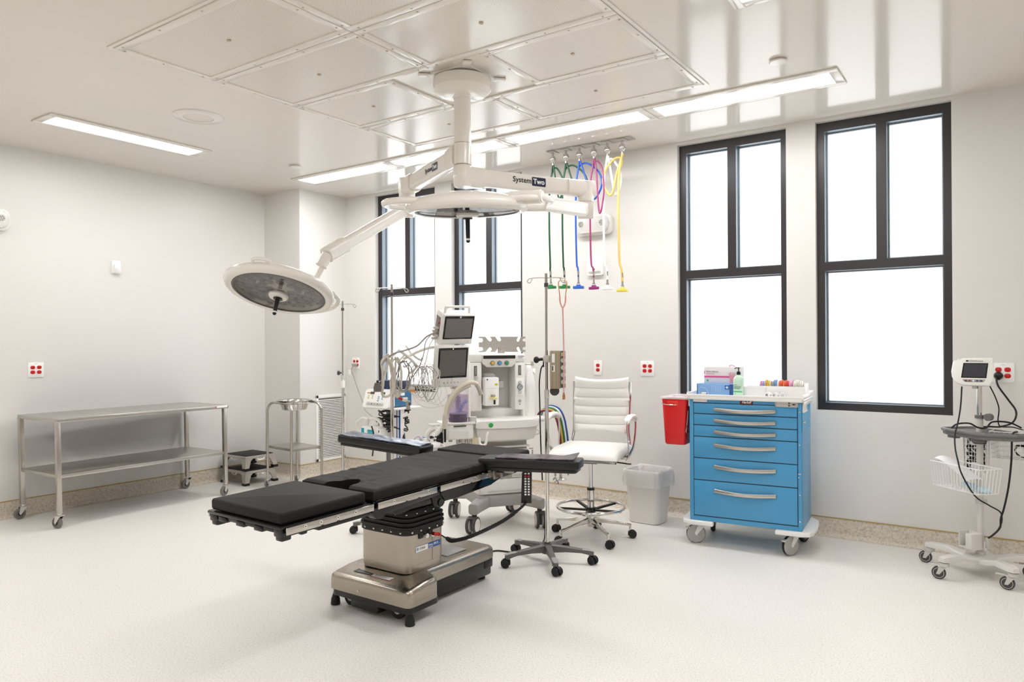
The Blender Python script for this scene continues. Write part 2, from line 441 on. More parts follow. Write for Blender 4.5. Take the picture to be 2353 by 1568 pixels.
outlet((0, 2.67, 1.179), 2, 90, 'double red outlet in white plate on the left wall above the steel table')
outlet((.723, YW, 1.172), 2, 0, 'double red outlet beside the leftmost window with plugged-in grey cord')
outlet((3.682, YW, 1.169), 1, 0, 'narrow single red outlet plate behind the white chair')
outlet((4.137, YW, 1.169), 2, 0, 'double red outlet plate left of the third window')
outlet((6.549, YW, 1.181), 2, 0, 'double red outlet plate behind the video laryngoscope stand')

# emergency lights
def emer(pos, rz, label):
    r = thing('emergency_light', label, 'emergency light', pos, rz, 'white emergency light units')
    F = face((0, 0, 0), (1, 0, 0))
    B(F).prism(rrect(.345, .172, .045, 6), 0, .045, .012, seg=3).build('housing', WARMW, r)
    B(F).prism(rrect(.31, .135, .05, 6), .044, .075, .014, seg=3).build('lens_cover', mat('clear_ribbed_cover', '#EFECE8', .15, alpha=.75), r)
    for sx in (-1, 1):
        h = B(F).cyl((sx*.10, .008, .045), (sx*.10, .008, .079), .038, .034, seg=24).build('lamp_head', BRIGHT, r)
        g = B(F).cyl((sx*.10, .008, .079), (sx*.10, .008, .081), .028, seg=24)
        for k in range(7):
            a = 2*PI*k/6; rr = 0 if k == 6 else .017
            g.sph((sx*.10+rr*math.cos(a), .008+rr*math.sin(a), .081), .007, 8)
        g.build('lamp_reflector', ALU, h)
    B(F).box((-.02, -.05, .077), (.012, .006, .003)).build('status_lamp', mat('status_red', '#E8A090', .4), r)
    return r
emer((3.662, YW, 2.385), 0, 'white emergency light unit high on the window wall behind the gas hoses')
emer((0, 2.30, 2.375), 90, 'white emergency light unit cut off at the left edge of the photo')
# wall alarm and sensor
r = thing('alarm_strobe', 'white alarm strobe on the window wall below the emergency light', 'alarm', (3.669, YW, 2.037))
F = face((0, 0, 0), (1, 0, 0))
B(F).prism(rrect(.146, .160, .008), 0, .028, .006).build('housing', BRIGHT, r)
B(F).prism([(-.055, -.052), (.055, -.052), (.055, -.040), (.018, -.014), (-.018, -.014), (-.055, -.040)], .026, .044, .004).build('strobe_lens', mat('strobe_clear', '#E4E1DC', .15), r)
B(F).cyl((0, -.030, .04), (0, -.030, .048), .008, seg=12).build('strobe_tube', DGREY, r)
r = thing('motion_sensor', 'small white motion sensor alone on the left wall', 'sensor', (0, 3.315, 2.075), 90)
B(F).prism(rrect(.075, .118, .006), 0, .014, .004).build('wall_plate', BRIGHT, r)
B(F).prism(rrect(.052, .085, .008, cy=-.012), .013, .042, .008).build('sensor_body', BRIGHT, r)
B(F).prism(rrect(.044, .04, .006, cy=-.028), .040, .046, .003).build('sensor_window', mat('sensor_lens', '#E9E6E6', .2), r)
# ------------------------------------------------------------------ operating table
PAD = mat('black_pad_fabric', '#181312', .58, bump=.25, bscale=220, spec=.25)
PADV = mat('black_pad_vinyl', '#0A090A', .3, bump=.1, bscale=120)
CARB = mat('black_table_moulding', '#121111', .26)
SHROUD = mat('gloss_black_shroud', '#0B0A0B', .12)
RAILM = mat('satin_rail_steel', '#C4C0BA', .24, metal=1, aniso=(60, 4, 60))
BASEM = mat('base_stainless', '#ADA59A', .25, metal=1, aniso=(500, 8, 500))
ot = thing('operating_table', 'black padded operating table with stainless column and base', 'operating table', (3.915, 2.95, 0))
OFF = (3.915, 2.95, 0)
TM = T(3.915, 1.89, .693) @ RZ(-1.7) @ Matrix.Rotation(R(1.5), 4, 'X')
def pad_mesh(poly, z0, z1, bev=.012, M=TM): return B(M).prism(poly, z0, z1, bev, seg=3)
# foot pad
p = pad_mesh(rrect(.512, .455, .012, 3, 0, .2275), -.05, 0).build('foot_pad', PAD, ot, off=OFF)
B(TM).box((-.262, .03, -.018), (.03, .004, .02), .001).build('pad_strap', mat('navy_strap', '#1D2C55', .6), p, off=OFF)
# main pad with a rounded notch and creases in the cover
def main_pad():
    b = B(TM); bm = b.bm
    NX, NY = 48, 70
    y0, y1 = .497, 1.485
    rnd = random.Random(3)
    folds = [(rnd.uniform(.60, 1.44), rnd.uniform(-.22, .18), rnd.uniform(.12, .30), rnd.uniform(-.35, .35), rnd.uniform(.0018, .0042), rnd.uniform(.006, .013)) for _ in range(34)]
    def h(x, y):
        z = 0.
        for (fy, fx, ln, sl, am, wd) in folds:
            d = (y-fy-sl*(x-fx)); e = (x-fx)/ln
            z += am*math.exp(-(d/wd)**2)*math.exp(-e*e*2)
        z += .002*math.sin(9*x+3*y)*math.sin(7*y)
        for cx in (-.075, .075):      # puckers running from the notch corners
            d = (x-cx)-(y-.63)*(.25 if cx > 0 else -.25)
            z -= .006*math.exp(-(d/.014)**2)*math.exp(-((y-.64)/.09)**2)
        ed = min(.256-abs(x), y-y0, y1-y)
        if ed < .02: z -= .5*(.02-max(ed, 0))**2/.02
        return z
    def notch(y):                      # half width of the cut-out at y
        t = (y-y0)/.135
        if t >= 1: return -1
        return .088-.05*t if t < .72 else (.088-.05*.72)*math.sqrt(max(0, 1-((t-.72)/.28)**2))
    cols = {}
    ys = [y0+(y1-y0)*j/NY for j in range(NY+1)]
    def strip_(xa, xb, js, n):
        g = []
        for j in js:
            a, c = xa(ys[j]), xb(ys[j])
            g.append([bm.verts.new((a+(c-a)*i/n, ys[j], h(a+(c-a)*i/n, ys[j]))) for i in range(n+1)])
        for j in range(len(g)-1):
            for i in range(n): bm.faces.new((g[j][i], g[j][i+1], g[j+1][i+1], g[j+1][i]))
        return g
    jn = next(j for j in range(NY+1) if ys[j]-y0 >= .135)
    gl = strip_(lambda y: -.256, lambda y: -max(notch(y), 0), range(0, jn+1), NX//2)
    gr = strip_(lambda y: max(notch(y), 0), lambda y: .256, range(0, jn+1), NX//2)
    gm = strip_(lambda y: -.256, lambda y: .256, range(jn, NY+1), NX)
    bmesh.ops.remove_doubles(bm, verts=bm.verts, dist=1e-5)
    # skirt
    ring = [e for e in bm.edges if len(e.link_faces) == 1]
    r = bmesh.ops.extrude_edge_only(bm, edges=ring)
    nv = [v for v in r['geom'] if isinstance(v, bmesh.types.BMVert)]
    for v in nv: v.co.z = -.012; v.co.x *= 1.006
    ring2 = [e for e in r['geom'] if isinstance(e, bmesh.types.BMEdge)]
    r = bmesh.ops.extrude_edge_only(bm, edges=ring2)
    nv = [v for v in r['geom'] if isinstance(v, bmesh.types.BMVert)]
    for v in nv: v.co.z = -.05
    ring3 = [e for e in r['geom'] if isinstance(e, bmesh.types.BMEdge)]
    try: bmesh.ops.contextual_create(bm, geom=ring3)
    except Exception: pass
    for v in bm.verts: v.co = TM @ v.co
    return b.build('main_pad', PAD, ot, sharp=50, off=OFF)
main_pad()
pad_mesh(rrect(.53, .245, .012, 3, .0, 1.62), -.045, .006).build('head_pad', PAD, ot, off=OFF)
# support boards and beams
b = B(TM); b.bb(-.268, .268, -.012, .47, -.066, -.052, .006)
for sx in (-1, 1): b.bb(sx*.205, sx*.262, -.004, .50, -.100, -.066, .006)
b.bb(-.205, .205, .0, .03, -.086, -.066, .005)
for k in range(3): b.bb(-.19+.13*k, -.19+.13*k+.06, -.006, .05, -.094, -.07, .006)
for sx in (-1, 1):
    b.bb(sx*.21, sx*.255, .0, .05, -.118, -.09, .008); b.bb(sx*.222, sx*.25, .10, .135, -.114, -.09, .008); b.bb(sx*.21, sx*.262, .18, .47, -.112, -.09, .006)
b.build('foot_section', CARB, ot, off=OFF)
b = B(TM); b.bb(-.262, .262, .49, .945, -.066, -.052, .004)
for sx in (-1, 1):
    b.prism([(.50, -.066), (.945, -.066), (.945, -.110), (.56, -.125), (.50, -.11)], 0, .05, .006, M=Matrix.Translation((sx*.262-(.05 if sx > 0 else 0), 0, 0)) @ Matrix(((0, 0, 1, 0), (1, 0, 0, 0), (0, 1, 0, 0), (0, 0, 0, 1))))
    b.cyl((sx*.225, .525, -.092), (sx*.268, .525, -.092), .046, seg=28)
b.bb(-.20, .20, .56, .93, -.13, -.066, .01)
b.build('seat_section', SHROUD, ot, off=OFF)
b = B(TM); b.bb(-.262, .262, .95, 1.49, -.066, -.052, .004)
prof = [(.955, -.066), (1.47, -.066), (1.475, -.112), (1.36, -.135), (1.06, -.150), (.985, -.150), (.955, -.11)]
for sx in (-1, 1):
    b.prism(prof, 0, .05, .008, M=Matrix.Translation((sx*.262-(.05 if sx > 0 else 0), 0, 0)) @ Matrix(((0, 0, 1, 0), (1, 0, 0, 0), (0, 1, 0, 0), (0, 0, 0, 1))), seg=3)
b.bb(-.215, .215, .97, 1.36, -.148, -.066, .01)
for sx in (-1, 1): b.cyl((sx*.258, 1.395, -.095), (sx*.268, 1.395, -.095), .018, seg=20)
b.bb(-.22, .22, 1.47, 1.74, -.062, -.046, .004)
b.build('back_section', SHROUD, ot, off=OFF)
b = B(TM)
for sx in (-1, 1):
    b = B(TM)
    b.prism([(.90, -.09), (.98, -.10), (.99, -.16), (.955, -.178), (.92, -.165)], 0, .03, .006, M=Matrix.Translation((sx*.24-.015, 0, 0)) @ Matrix(((0, 0, 1, 0), (1, 0, 0, 0), (0, 1, 0, 0), (0, 0, 0, 1))))
    b.cyl((sx*.215, .955, -.15), (sx*.262, .955, -.15), .020, seg=16)
    b.build('tilt_hinge', CARB, ot, off=OFF)
b = B(TM)
b.bb(-.12, .12, .78, 1.08, -.20, -.12, .012)
b.build('column_head', CARB, ot, off=OFF)
# side rails, notched below, with screws
def rail(y0, y1, n0, sx, scr):
    z0, z1 = -.086, -.056
    pl = [(y0, z0), (y0, z1), (y1, z1), (y1, z0)]
    nt = [n0+.05, n0+.034, n0-.034, n0-.05]
    pl += [(nt[0], z0), (nt[0], z0+.006), (nt[1], z0+.006), (nt[1], z0), (nt[2], z0), (nt[2], z0+.006), (nt[3], z0+.006), (nt[3], z0)]
    xo = .276 if sx > 0 else -.286
    Mx = Matrix.Translation((xo, 0, 0)) @ Matrix(((0, 0, 1, 0), (1, 0, 0, 0), (0, 1, 0, 0), (0, 0, 0, 1)))
    rb = B(TM).prism(pl, 0, .010, .0022, M=Mx).build('side_rail', RAILM, ot, off=OFF)
    s = B(TM); d = B(TM); e = sx*(.286 if sx > 0 else .286)
    for y in scr:
        s.cyl((e, y, -.069), (e+sx*.0015, y, -.069), .0085, seg=14); d.cyl((e+sx*.0015, y, -.069), (e+sx*.002, y, -.069), .003, seg=6)
        s.cyl((sx*.255, y, -.069), (sx*.278, y, -.069), .010, seg=10)
    s.build('rail_screw', CHROME, rb, off=OFF); d.build('screw_dot', BLACK, rb, off=OFF)
for sx in (-1, 1):
    rail(.005, .475, .225, sx, (.095, .175, .265, .365)); rail(.500, .900, .725, sx, (.60, .84)); rail(.925, 1.345, 1.21, sx, (1.10, 1.20, 1.31))
# column neck, bellows, box, base  (world coordinates)
B().bb(3.80, 4.02, 2.74, 2.99, .515, .60, .03).bb(3.77, 4.05, 2.72, 3.01, .50, .535, .015).build('column_neck', CARB, ot, off=OFF)
bel = B(); rg = []
cx, cy = 3.91, 2.865
for (s_, z) in ((1.0, .398), (1.05, .404), (1.05, .428), (1.075, .432), (1.075, .442), (1.02, .446), (1.02, .450), (1.07, .455), (1.07, .464), (1.0, .468), (1.0, .472), (1.05, .477), (1.05, .486), (.97, .491), (.96, .515), (.93, .524), (.80, .526)):
    rg.append([(x, y, z) for x, y in rrect(.345*s_, .300*s_, .055*s_, 5, cx, cy)])
bel.rings(rg); bo = bel.build('column_bellows', BLACKS, ot, off=OFF, sharp=30)
s = B()
def around(w_, h_, n, z, out=.002, rr=.0065):
    per = rrect(w_, h_, .055, 4, cx, cy); k = len(per)
    L = [0]
    for i in range(k): L.append(L[-1]+(Vector(per[(i+1) % k])-Vector(per[i])).length)
    for j in range(n):
        t = (j+.5)/n*L[-1]
        for i in range(k):
            if L[i] <= t <= L[i+1]:
                f_ = (t-L[i])/max(1e-6, L[i+1]-L[i]); q = Vector(per[i]).lerp(Vector(per[(i+1) % k]), f_); s.sph((q.x, q.y, z), rr, 10); break
around(.345*1.05, .300*1.05, 20, .416); around(.345*.965, .300*.965, 18, .505)
s.build('bellows_bolt', CHROME, bo, off=OFF)
b = B(); rg = []
for (s_, z) in ((.97, .205), (.985, .218), (.985, .24), (1, .242), (1, .402)): rg.append([(x, y, z) for x, y in rrect(.345*s_, .300*s_, .05*s_, 6, cx, cy)])
box = b.rings(rg).build('column_box', STEELW, ot, off=OFF)
B().bb(4.0825, 4.0835, 2.908, 2.909, .24, .40).build('box_seam', DGREY, box, off=OFF)
# maker's plate on the box
LB = face((4.0838, 2.777, .307), (0, 1, 0))
pl = B(LB).bb(0, .095, 0, .027, 0, .0012).build('name_plate', BRIGHT, ot, off=OFF)
BLUE = mat('label_blue', '#1F58A8', .4); LOGOB = mat('logo_blue', '#4C86C6', .4); INK = mat('ink_black', '#1A1A1E', .5)
bp = B(LB).bb(.095, .193, 0, .027, 0, .0012).build('model_plate', BLUE, ot, off=OFF)
def tx(t, x, y, size, m, par, sx=1., bold=0., M=LB, nm='lettering', z=.0014):
    o = text_mesh(t, size, T(-OFF[0], -OFF[1], -OFF[2]) @ M @ T(x, y, z), m, nm, par, bold, sx, 'LEFT'); return o
tx('STERIS', .026, .0125, .0155, INK, pl, 1.05)
g = B(LB)
for k in range(3): g.bb(.006+k*.0055, .0095+k*.0055, .006, .021, .0012, .0016)
g.bb(.006, .0205, .0185, .021, .0012, .0016); g.build('logo', LOGOB, pl, off=OFF)
tx('Amsco  3085 SP', .099, .0175, .0125, BRIGHT, bp, .92, .0002); B(LB).bb(.099, .19, .010, .0108, .0012, .0015).build('plate_line', BRIGHT, bp, off=OFF)
tx('surgical table', .099, .005, .0065, BRIGHT, bp)
# control socket plate
sk = B().bb(4.082, 4.090, 2.80, 2.905, .372, .408, .004).build('socket_plate', BLACK, ot, off=OFF)
B().cyl((4.088, 2.83, .388), (4.118, 2.83, .388), .012).cyl((4.088, 2.868, .390), (4.125, 2.868, .390), .013).cyl((4.118, 2.83, .388), (4.120, 2.83, .388), .006).build('cable_sockets', CHROME, sk, off=OFF)
# base cover: lofted cross sections
st = [(2.590, 3.675, 4.175, .160), (2.594, 3.655, 4.195, .172), (2.606, 3.643, 4.207, .181), (2.63, 3.64, 4.21, .186), (2.72, 3.64, 4.21, .199), (2.785, 3.64, 4.21, .203), (2.802, 3.645, 4.205, .204), (2.835, 3.70, 4.125, .207), (2.85, 3.715, 4.108, .208), (2.87, 3.72, 4.103, .209), (3.38, 3.72, 4.103, .203), (3.42, 3.725, 4.098, .200), (3.44, 3.735, 4.088, .192), (3.452, 3.755, 4.068, .175)]
b = B(); rg = []
for (y, a, c, z) in st:
    r_ = .03; q = []
    zl = .098 if y < 2.83 else .128
    q += [(a, y, zl)]
    for i in range(6):
        t_ = R(90*i/5); q.append((a+r_*(1-math.cos(t_)), y, z-r_*(1-math.sin(t_))))
    q.append(((a+c)/2, y, z+.002))
    for i in range(6):
        t_ = R(90-90*i/5); q.append((c-r_*(1-math.cos(t_)), y, z-r_*(1-math.sin(t_))))
    q += [(c, y, zl)]
    rg.append(q)
b.rings(rg); bc = b.build('base_cover', BASEM, ot, off=OFF, sharp=50)
s = B().cyl((3.86, 2.592, .122), (3.86, 2.588, .122), .006, seg=10); s.build('cover_screw', CHROME, bc, off=OFF)
b = B(); b.prism(rrect(.55, .235, .03, 4, 3.925, 2.715), .062, .108, .006); b.bb(3.74, 4.085, 2.80, 3.43, .028, .132, .012); b.bb(3.78, 3.98, 2.61, 2.80, .02, .07, .01); b.bb(3.735, 4.09, 3.36, 3.44, .07, .13, .01)
b.bb(4.082, 4.094, 2.84, 2.90, .05, .135, .004)
b.build('base_skirt', CARB, ot, off=OFF)
for (x, y) in ((3.645, 2.632), (4.174, 2.636), (3.79, 3.40), (4.03, 3.40)):
    B().lathe([(.023, 0), (.025, .004), (.023, .03), (.013, .058), (.012, .066)], 20, M=T(x, y, 0)).lathe([(.008, .066), (.008, .075), (.006, .09)], 12, M=T(x, y, 0)).build('foot', BLACKS, ot, off=OFF)
for x in (3.72, 4.06):
    wh = B().cyl((x, 2.665, .045), (x, 2.695, .045), .045, seg=28).build('wheel', BLACKS, ot, off=OFF)
    B().cyl((x, 2.663, .045), (x, 2.697, .045), .023, seg=20).build('wheel_hub', LGREY, wh, off=OFF)
# caution decals on the base top
DM = face((3.765, 2.648, .1905), (1, 0, 0), (0, 1, .085))
d1 = B(DM).bb(0, .13, 0, .062, 0, .0012).build('black_decal', mat('decal_black', '#1B1B1C', .4), bc, off=OFF)
d2 = B(DM).bb(.13, .262, -.004, .062, 0, .0012).build('white_decal', BRIGHT, bc, off=OFF)
g = B(DM)
rn = random.Random(5)
for k in range(5): g.bb(.145, .145+rn.uniform(.05, .105), .006+k*.011, .0095+k*.011, .0012, .0015)
g.bb(.16, .20, .036, .052, .0012, .0016); g.build('decal_print', INK, bc, off=OFF)
g = B(DM)
for k in range(4): g.bb(.015, .015+rn.uniform(.04, .10), .010+k*.012, .0135+k*.012, .0012, .0015)
g.build('decal_print', LGREY, bc, off=OFF)
g = B(DM).bb(.13, .262, -.006, -.004, 0, .0013).bb(.262, .264, -.006, .062, 0, .0013); g.build('decal_border', mat('decal_red', '#B5483F', .5), bc, off=OFF)
B().bb(3.84, 4.04, 3.08, 3.25, .207, .2105).build('base_plate', LGREY, ot, off=OFF)

# arm boards (clamped to the side rails, move with the table)
def arm_board(M, L, W, name, side):
    pd = B(M).prism(rrect(L, W, .02, 4, L/2, W/2), -.05, 0, .010, seg=3).build(name, PADV, ot, off=OFF)
    B(M).prism(rrect(L-.03, W-.02, .02, 4, L/2, W/2), -.068, -.050, .004).build('arm_board_plate', CARB, pd, off=OFF)
    b = B(M).bb(.02, .09, .03, W-.04, -.095, -.066, .006).bb(.03, .06, .045, W-.055, -.12, -.09, .006).bb(.10, .20, W/2-.03, W/2+.03, -.088, -.066, .008)
    b.cyl((L-.07, W*.4, -.085), (L-.07, W*.4, -.066), .004, seg=8)
    b.build('arm_board_bracket', mat('cast_grey_steel', '#9A948C', .3, metal=1), pd, off=OFF)
    return pd
a = R(17.)
AR = frame((4.175, 3.178, .747), (math.cos(a), math.sin(a), .012))
arm_board(AR, .568, .158, 'right_arm_board', 1)
AL = frame((3.655, 3.425, .757), (-.986, -.160, .070))
arm_board(AL, .64, .150, 'left_arm_board', -1)
# right rail clamp with round knob
B(TM).bb(.272, .30, 1.345, 1.43, -.10, -.05, .004).bb(.28, .34, 1.36, 1.42, -.088, -.058, .004).cyl((.30, 1.40, -.095), (.345, 1.445, -.082), .014, seg=16).build('arm_board_clamp', mat('cast_grey_steel', '#9A948C', .3, metal=1), ot, off=OFF)
B(TM).sph((.33, 1.455, -.065), .02, 14, (1.9, 1, .9)).build('clamp_lever', SHROUD, ot, off=OFF)
B(AR).sph((.515, .004, -.03), .008, 10, (1, .5, 1.6)).build('yellow_tab', mat('hi_vis_tab', '#C9D23A', .5), ot, off=OFF)

# gel pads on the arm boards
def gel_mat(name, c1, c2, c3, sc):
    m = bpy.data.materials.new(name); m.use_nodes = True; nt = m.node_tree; b = nt.nodes['Principled BSDF']
    tc = nt.nodes.new('ShaderNodeTexCoord'); mp = nt.nodes.new('ShaderNodeMapping'); mp.inputs['Scale'].default_value = sc; mp.inputs['Rotation'].default_value = (0, 0, .35)
    n = nt.nodes.new('ShaderNodeTexNoise'); n.inputs['Scale'].default_value = 1; n.inputs['Detail'].default_value = 6; n.inputs['Roughness'].default_value = .65
    nt.links.new(tc.outputs['Object'], mp.inputs['Vector']); nt.links.new(mp.outputs['Vector'], n.inputs['Vector'])
    cr = nt.nodes.new('ShaderNodeValToRGB'); cr.color_ramp.elements[0].position = .36; cr.color_ramp.elements[0].color = lin(c1); cr.color_ramp.elements[1].position = .66; cr.color_ramp.elements[1].color = lin(c3)
    e = cr.color_ramp.elements.new(.5); e.color = lin(c2); nt.links.new(n.outputs['Fac'], cr.inputs['Fac']); nt.links.new(cr.outputs['Color'], b.inputs['Base Color'])
    b.inputs['Roughness'].default_value = .22
    bp = nt.nodes.new('ShaderNodeBump'); bp.inputs['Strength'].default_value = .25; bp.inputs['Distance'].default_value = .004
    nt.links.new(n.outputs['Fac'], bp.inputs['Height']); nt.links.new(bp.outputs['Normal'], b.inputs['Normal'])
    return m
GELR = gel_mat('purple_gel_print', '#231A2B', '#41323F', '#6C5465', (30, 5, 5)); GELL = gel_mat('blue_gel_print', '#2B3148', '#5D6B84', '#B3BECA', (9, 14, 5))
def gel(name, M, L, W, m, lb, lift):
    def f(u, v):
        z = .007+.0025*math.sin(11*u+2*v)*math.sin(5*v+4*u)
        if lift: z += .022*max(0, u-.80)/.2*max(0, v-.2)
        return (u*L, v*W, z)
    o = B(M).sheet(f, 30, 10, .0055).build(name, m); tag(o, lb, 'gel pad'); return o
gel('gel_pad', AR @ T(.10, .012, 0), .44, .150, GELR, 'shiny purple patterned gel pad lying on the right arm board', True)
gel('gel_pad', AL @ T(.02, .006, 0), .60, .142, GELL, 'shiny blue grey patterned gel pad lying on the left arm board', False)

# hand control on the right rail with its coiled lead
hc = thing('table_hand_control', 'black table hand control with keypad hanging below the right arm board', 'remote control', (4.385, 3.352, .59))
HM = face((0, 0, 0), (.866, .5, 0), (.06, .03, 1))
B(HM).prism([(-.030, -.095), (.028, -.095), (.030, .07), (.02, .09), (-.016, .09), (-.024, .07)], -.02, .018, .006).build('control_body', BLACK, hc)
k1 = B(HM); k2 = B(HM)
for i in range(9):
    for j in range(2):
        (k2 if i == 7 else k1).box((-.004+.018*j, -.045+i*.0145, .0195), (.011, .0095, .004), .0015)
k1.build('keypad_key', BRIGHT, hc); k2.build('red_key', mat('key_red', '#D0483F', .5), hc)
o = (4.385, 3.352, .59)
b = B().tube([(4.395, 3.33, .50), (4.385, 3.30, .478), (4.37, 3.28, .462)], .007, 8)
b.tube([(4.37, 3.28, .462), (4.30, 3.21, .40), (4.21, 3.08, .345), (4.165, 2.985, .335), (4.145, 2.95, .352)], .0095, 10, sm=14)
b.tube([(4.145, 2.95, .352), (4.14, 2.92, .372), (4.135, 2.895, .388)], .004, 8)
hl = b.build('lead', BLACKS, hc, off=o)
c = B(); P = spline([(4.36, 3.27, .45), (4.30, 3.21, .40), (4.21, 3.08, .345), (4.165, 2.985, .335), (4.15, 2.955, .348)], 30)
hel = []; acc = 0; up = V(0, 0, 1)
for i in range(len(P)-1):
    t = (P[i+1]-P[i]); 
    for k in range(4):
        q = P[i].lerp(P[i+1], k/4); acc += t.length/4/.0055*2*PI; n1 = t.cross(up).normalized(); n2 = n1.cross(t).normalized()
        hel.append(q+(n1*math.cos(acc)+n2*math.sin(acc))*.0102)
c.tube(hel, .0018, 4, sm=1); c.build('lead_coil', BLACK, hl, off=o)
B().cyl((4.145, 2.885, .389), (4.128, 2.872, .390), .009, seg=12).cyl((4.138, 2.91, .379), (4.145, 2.885, .389), .006, .009, seg=12).build('plug', mat('plug_red', '#C02A25', .45), hc, off=o)
# floor power lead of the table
o = B().tube([(3.92, 3.45, .03), (3.86, 3.56, .008), (3.76, 3.74, .006), (3.78, 3.89, .006), (3.90, 3.93, .006), (3.985, 4.06, .006), (3.90, 4.30, .006), (3.68, 4.66, .006), (3.44, 5.0, .006), (3.10, 5.36, .006)], .005, 8, sm=8).build('power_lead', BLACKS)
tag(o, 'black power lead running along the floor from the operating table base', 'cord')
# ------------------------------------------------------------------ surgical light
LW = mat('lamp_white_enamel', '#ECE7DF', .2, coat=.3)
HX, HY = 3.905, 3.40
SL = thing('surgical_light', 'white ceiling surgical light with two arms and two round lamp heads', 'surgical light', (HX, HY, ZC))
SO = (HX, HY, ZC)
b = B(T(HX, HY, 0)); b.lathe([(.172, 2.955), (.174, 2.93), (.172, 2.895), (.150, 2.872), (.10, 2.858), (.058, 2.853), (.056, 2.845)], 48)
mc = b.build('mount_cover', LW, SL, off=SO)
q = B(T(HX, HY, 0)).prism(rrect(.30, .30, .01, 2), 2.968, 2.98)
for dx, dy in ((.16, .16), (-.16, -.16), (.16, -.16), (-.16, .16)): q.box((dx*1.0, dy*1.0, 2.972), (.07, .05, .010), .003, rz=45 if dx*dy > 0 else -45)
q.lathe([(.12, 2.953), (.12, 2.97)], 24)
q.build('mount_plate', CPAN, SL, off=SO)
b = B(T(HX, HY, 0)); b.cyl((0, 0, 2.575), (0, 0, 2.86), .050, seg=36).build('column', LW, SL, off=SO)
s = B(T(HX, HY, 0)).cyl((0, 0, 2.856), (0, 0, 2.860), .0515, seg=36).cyl((0, 0, 2.572), (0, 0, 2.576), .0505, seg=36).cyl((0, 0, 2.443), (0, 0, 2.447), .0525, seg=36)
s.build('column_joint', mat('joint_beige', '#A89B88', .4), SL, off=SO)  # darker beige rings at the column joints
b = B(T(HX, HY, 0)); b.cyl((0, 0, 2.448), (0, 0, 2.572), .052, seg=36).build('upper_hub', LW, SL, off=SO)
b = B(T(HX, HY, 0)); b.lathe([(.050, 2.443), (.056, 2.43), (.056, 2.325), (.050, 2.315), (0.02, 2.312)], 36).build('lower_hub', LW, SL, off=SO)
def beam(p0, p1, h0, h1, w0, w1, z_drop0=0, z_drop1=0):
    """rounded box beam between two points: heights h, widths w"""
    p0, p1 = Vector(p0), Vector(p1); d = (p1-p0).normalized(); sd = Vector((0, 0, 1)).cross(d)
    if sd.length < 1e-4: sd = V(1, 0, 0)
    sd.normalize(); up = d.cross(sd)
    rg = []
    for p, h, w_ in ((p0, h0, w0), (p1, h1, w1)):
        rg.append([p+sd*x+up*y for x, y in rrect(w_, h, min(h, w_)*.3, 3)])
    return rg
# upper arm to the left lamp
E1 = V(3.042, 3.842, 2.505)
d = (E1-V(HX, HY, 2.512)); d.z = 0; d.normalize()
b = B(); b.rings(beam(V(HX, HY, 2.512)+d*.03, V(HX, HY, 2.512)+d*.17, .135, .125, .115, .10)); b.rings(beam(V(HX, HY, 2.512)+d*.15, E1-d*.08, .108, .108, .085, .085))
ua = b.build('upper_arm', LW, SL, off=SO)
b = B(); b.rings(beam(E1-d*.16, E1+d*.045, .125, .12, .10, .105)); b.cyl(E1+V(0, 0, -.125), E1+V(0, 0, .055), .058, seg=28)
b.build('arm_elbow', LW, SL, off=SO)
K1 = E1+V(-.005, -.005, -.160)
b = B(); s_ = V(.82, .57, 0); b.cyl(K1-s_*.055, K1+s_*.055, .062, seg=28); b.cyl(K1, K1+V(0, 0, .04), .05, seg=24); b.build('knuckle', LW, SL, off=SO)
E1b = V(3.100, 3.093, 1.955)
dd = (E1b-K1).normalized()
b = B(); b.rings(beam(K1+dd*.03, E1b, .085, .080, .075, .07)); b.build('spring_arm', LW, SL, off=SO)
b = B(); b.rings(beam(E1b-dd*.12, E1b+dd*.05, .105, .095, .092, .088)); b.build('spring_arm_cap', LW, SL, off=SO)
# lower arm to the right lamp
E2 = V(4.295, 4.201, 2.392)
d2 = (E2-V(HX, HY, 2.378)); d2.z = 0; L2 = d2.length; d2.normalize()
b = B(); b.rings(beam(V(HX, HY, 2.378)+d2*.0, V(HX, HY, 2.378)+d2*.13, .125, .118, .112, .10)); b.rings(beam(V(HX, HY, 2.380)+d2*.11, E2-d2*.06, .105, .100, .085, .085))
la = b.build('lower_arm', LW, SL, off=SO)
b = B(); b.rings(beam(E2-d2*.16, E2+d2*.05, .098, .112, .10, .108)); b.cyl(E2+V(0, 0, -.085), E2+V(0, 0, .045), .056, seg=28); b.build('arm_elbow', LW, SL, off=SO)
K2 = E2+V(.0, .0, -.135)
b = B(); b.cyl(K2-V(.85, .5, 0)*.05, K2+V(.85, .5, 0)*.05, .06, seg=28); b.cyl(K2, K2+V(0, 0, .05), .048, seg=24); b.build('knuckle', LW, SL, off=SO)
E2b = V(4.43, 3.42, 2.165)
dd2 = (E2b-K2).normalized()
b = B(); b.rings(beam(K2+dd2*.03, E2b, .092, .08, .075, .07)); b.rings(beam(E2b-dd2*.03, E2b+dd2*.06, .07, .066, .07, .066)); b.build('spring_arm', LW, SL, off=SO)
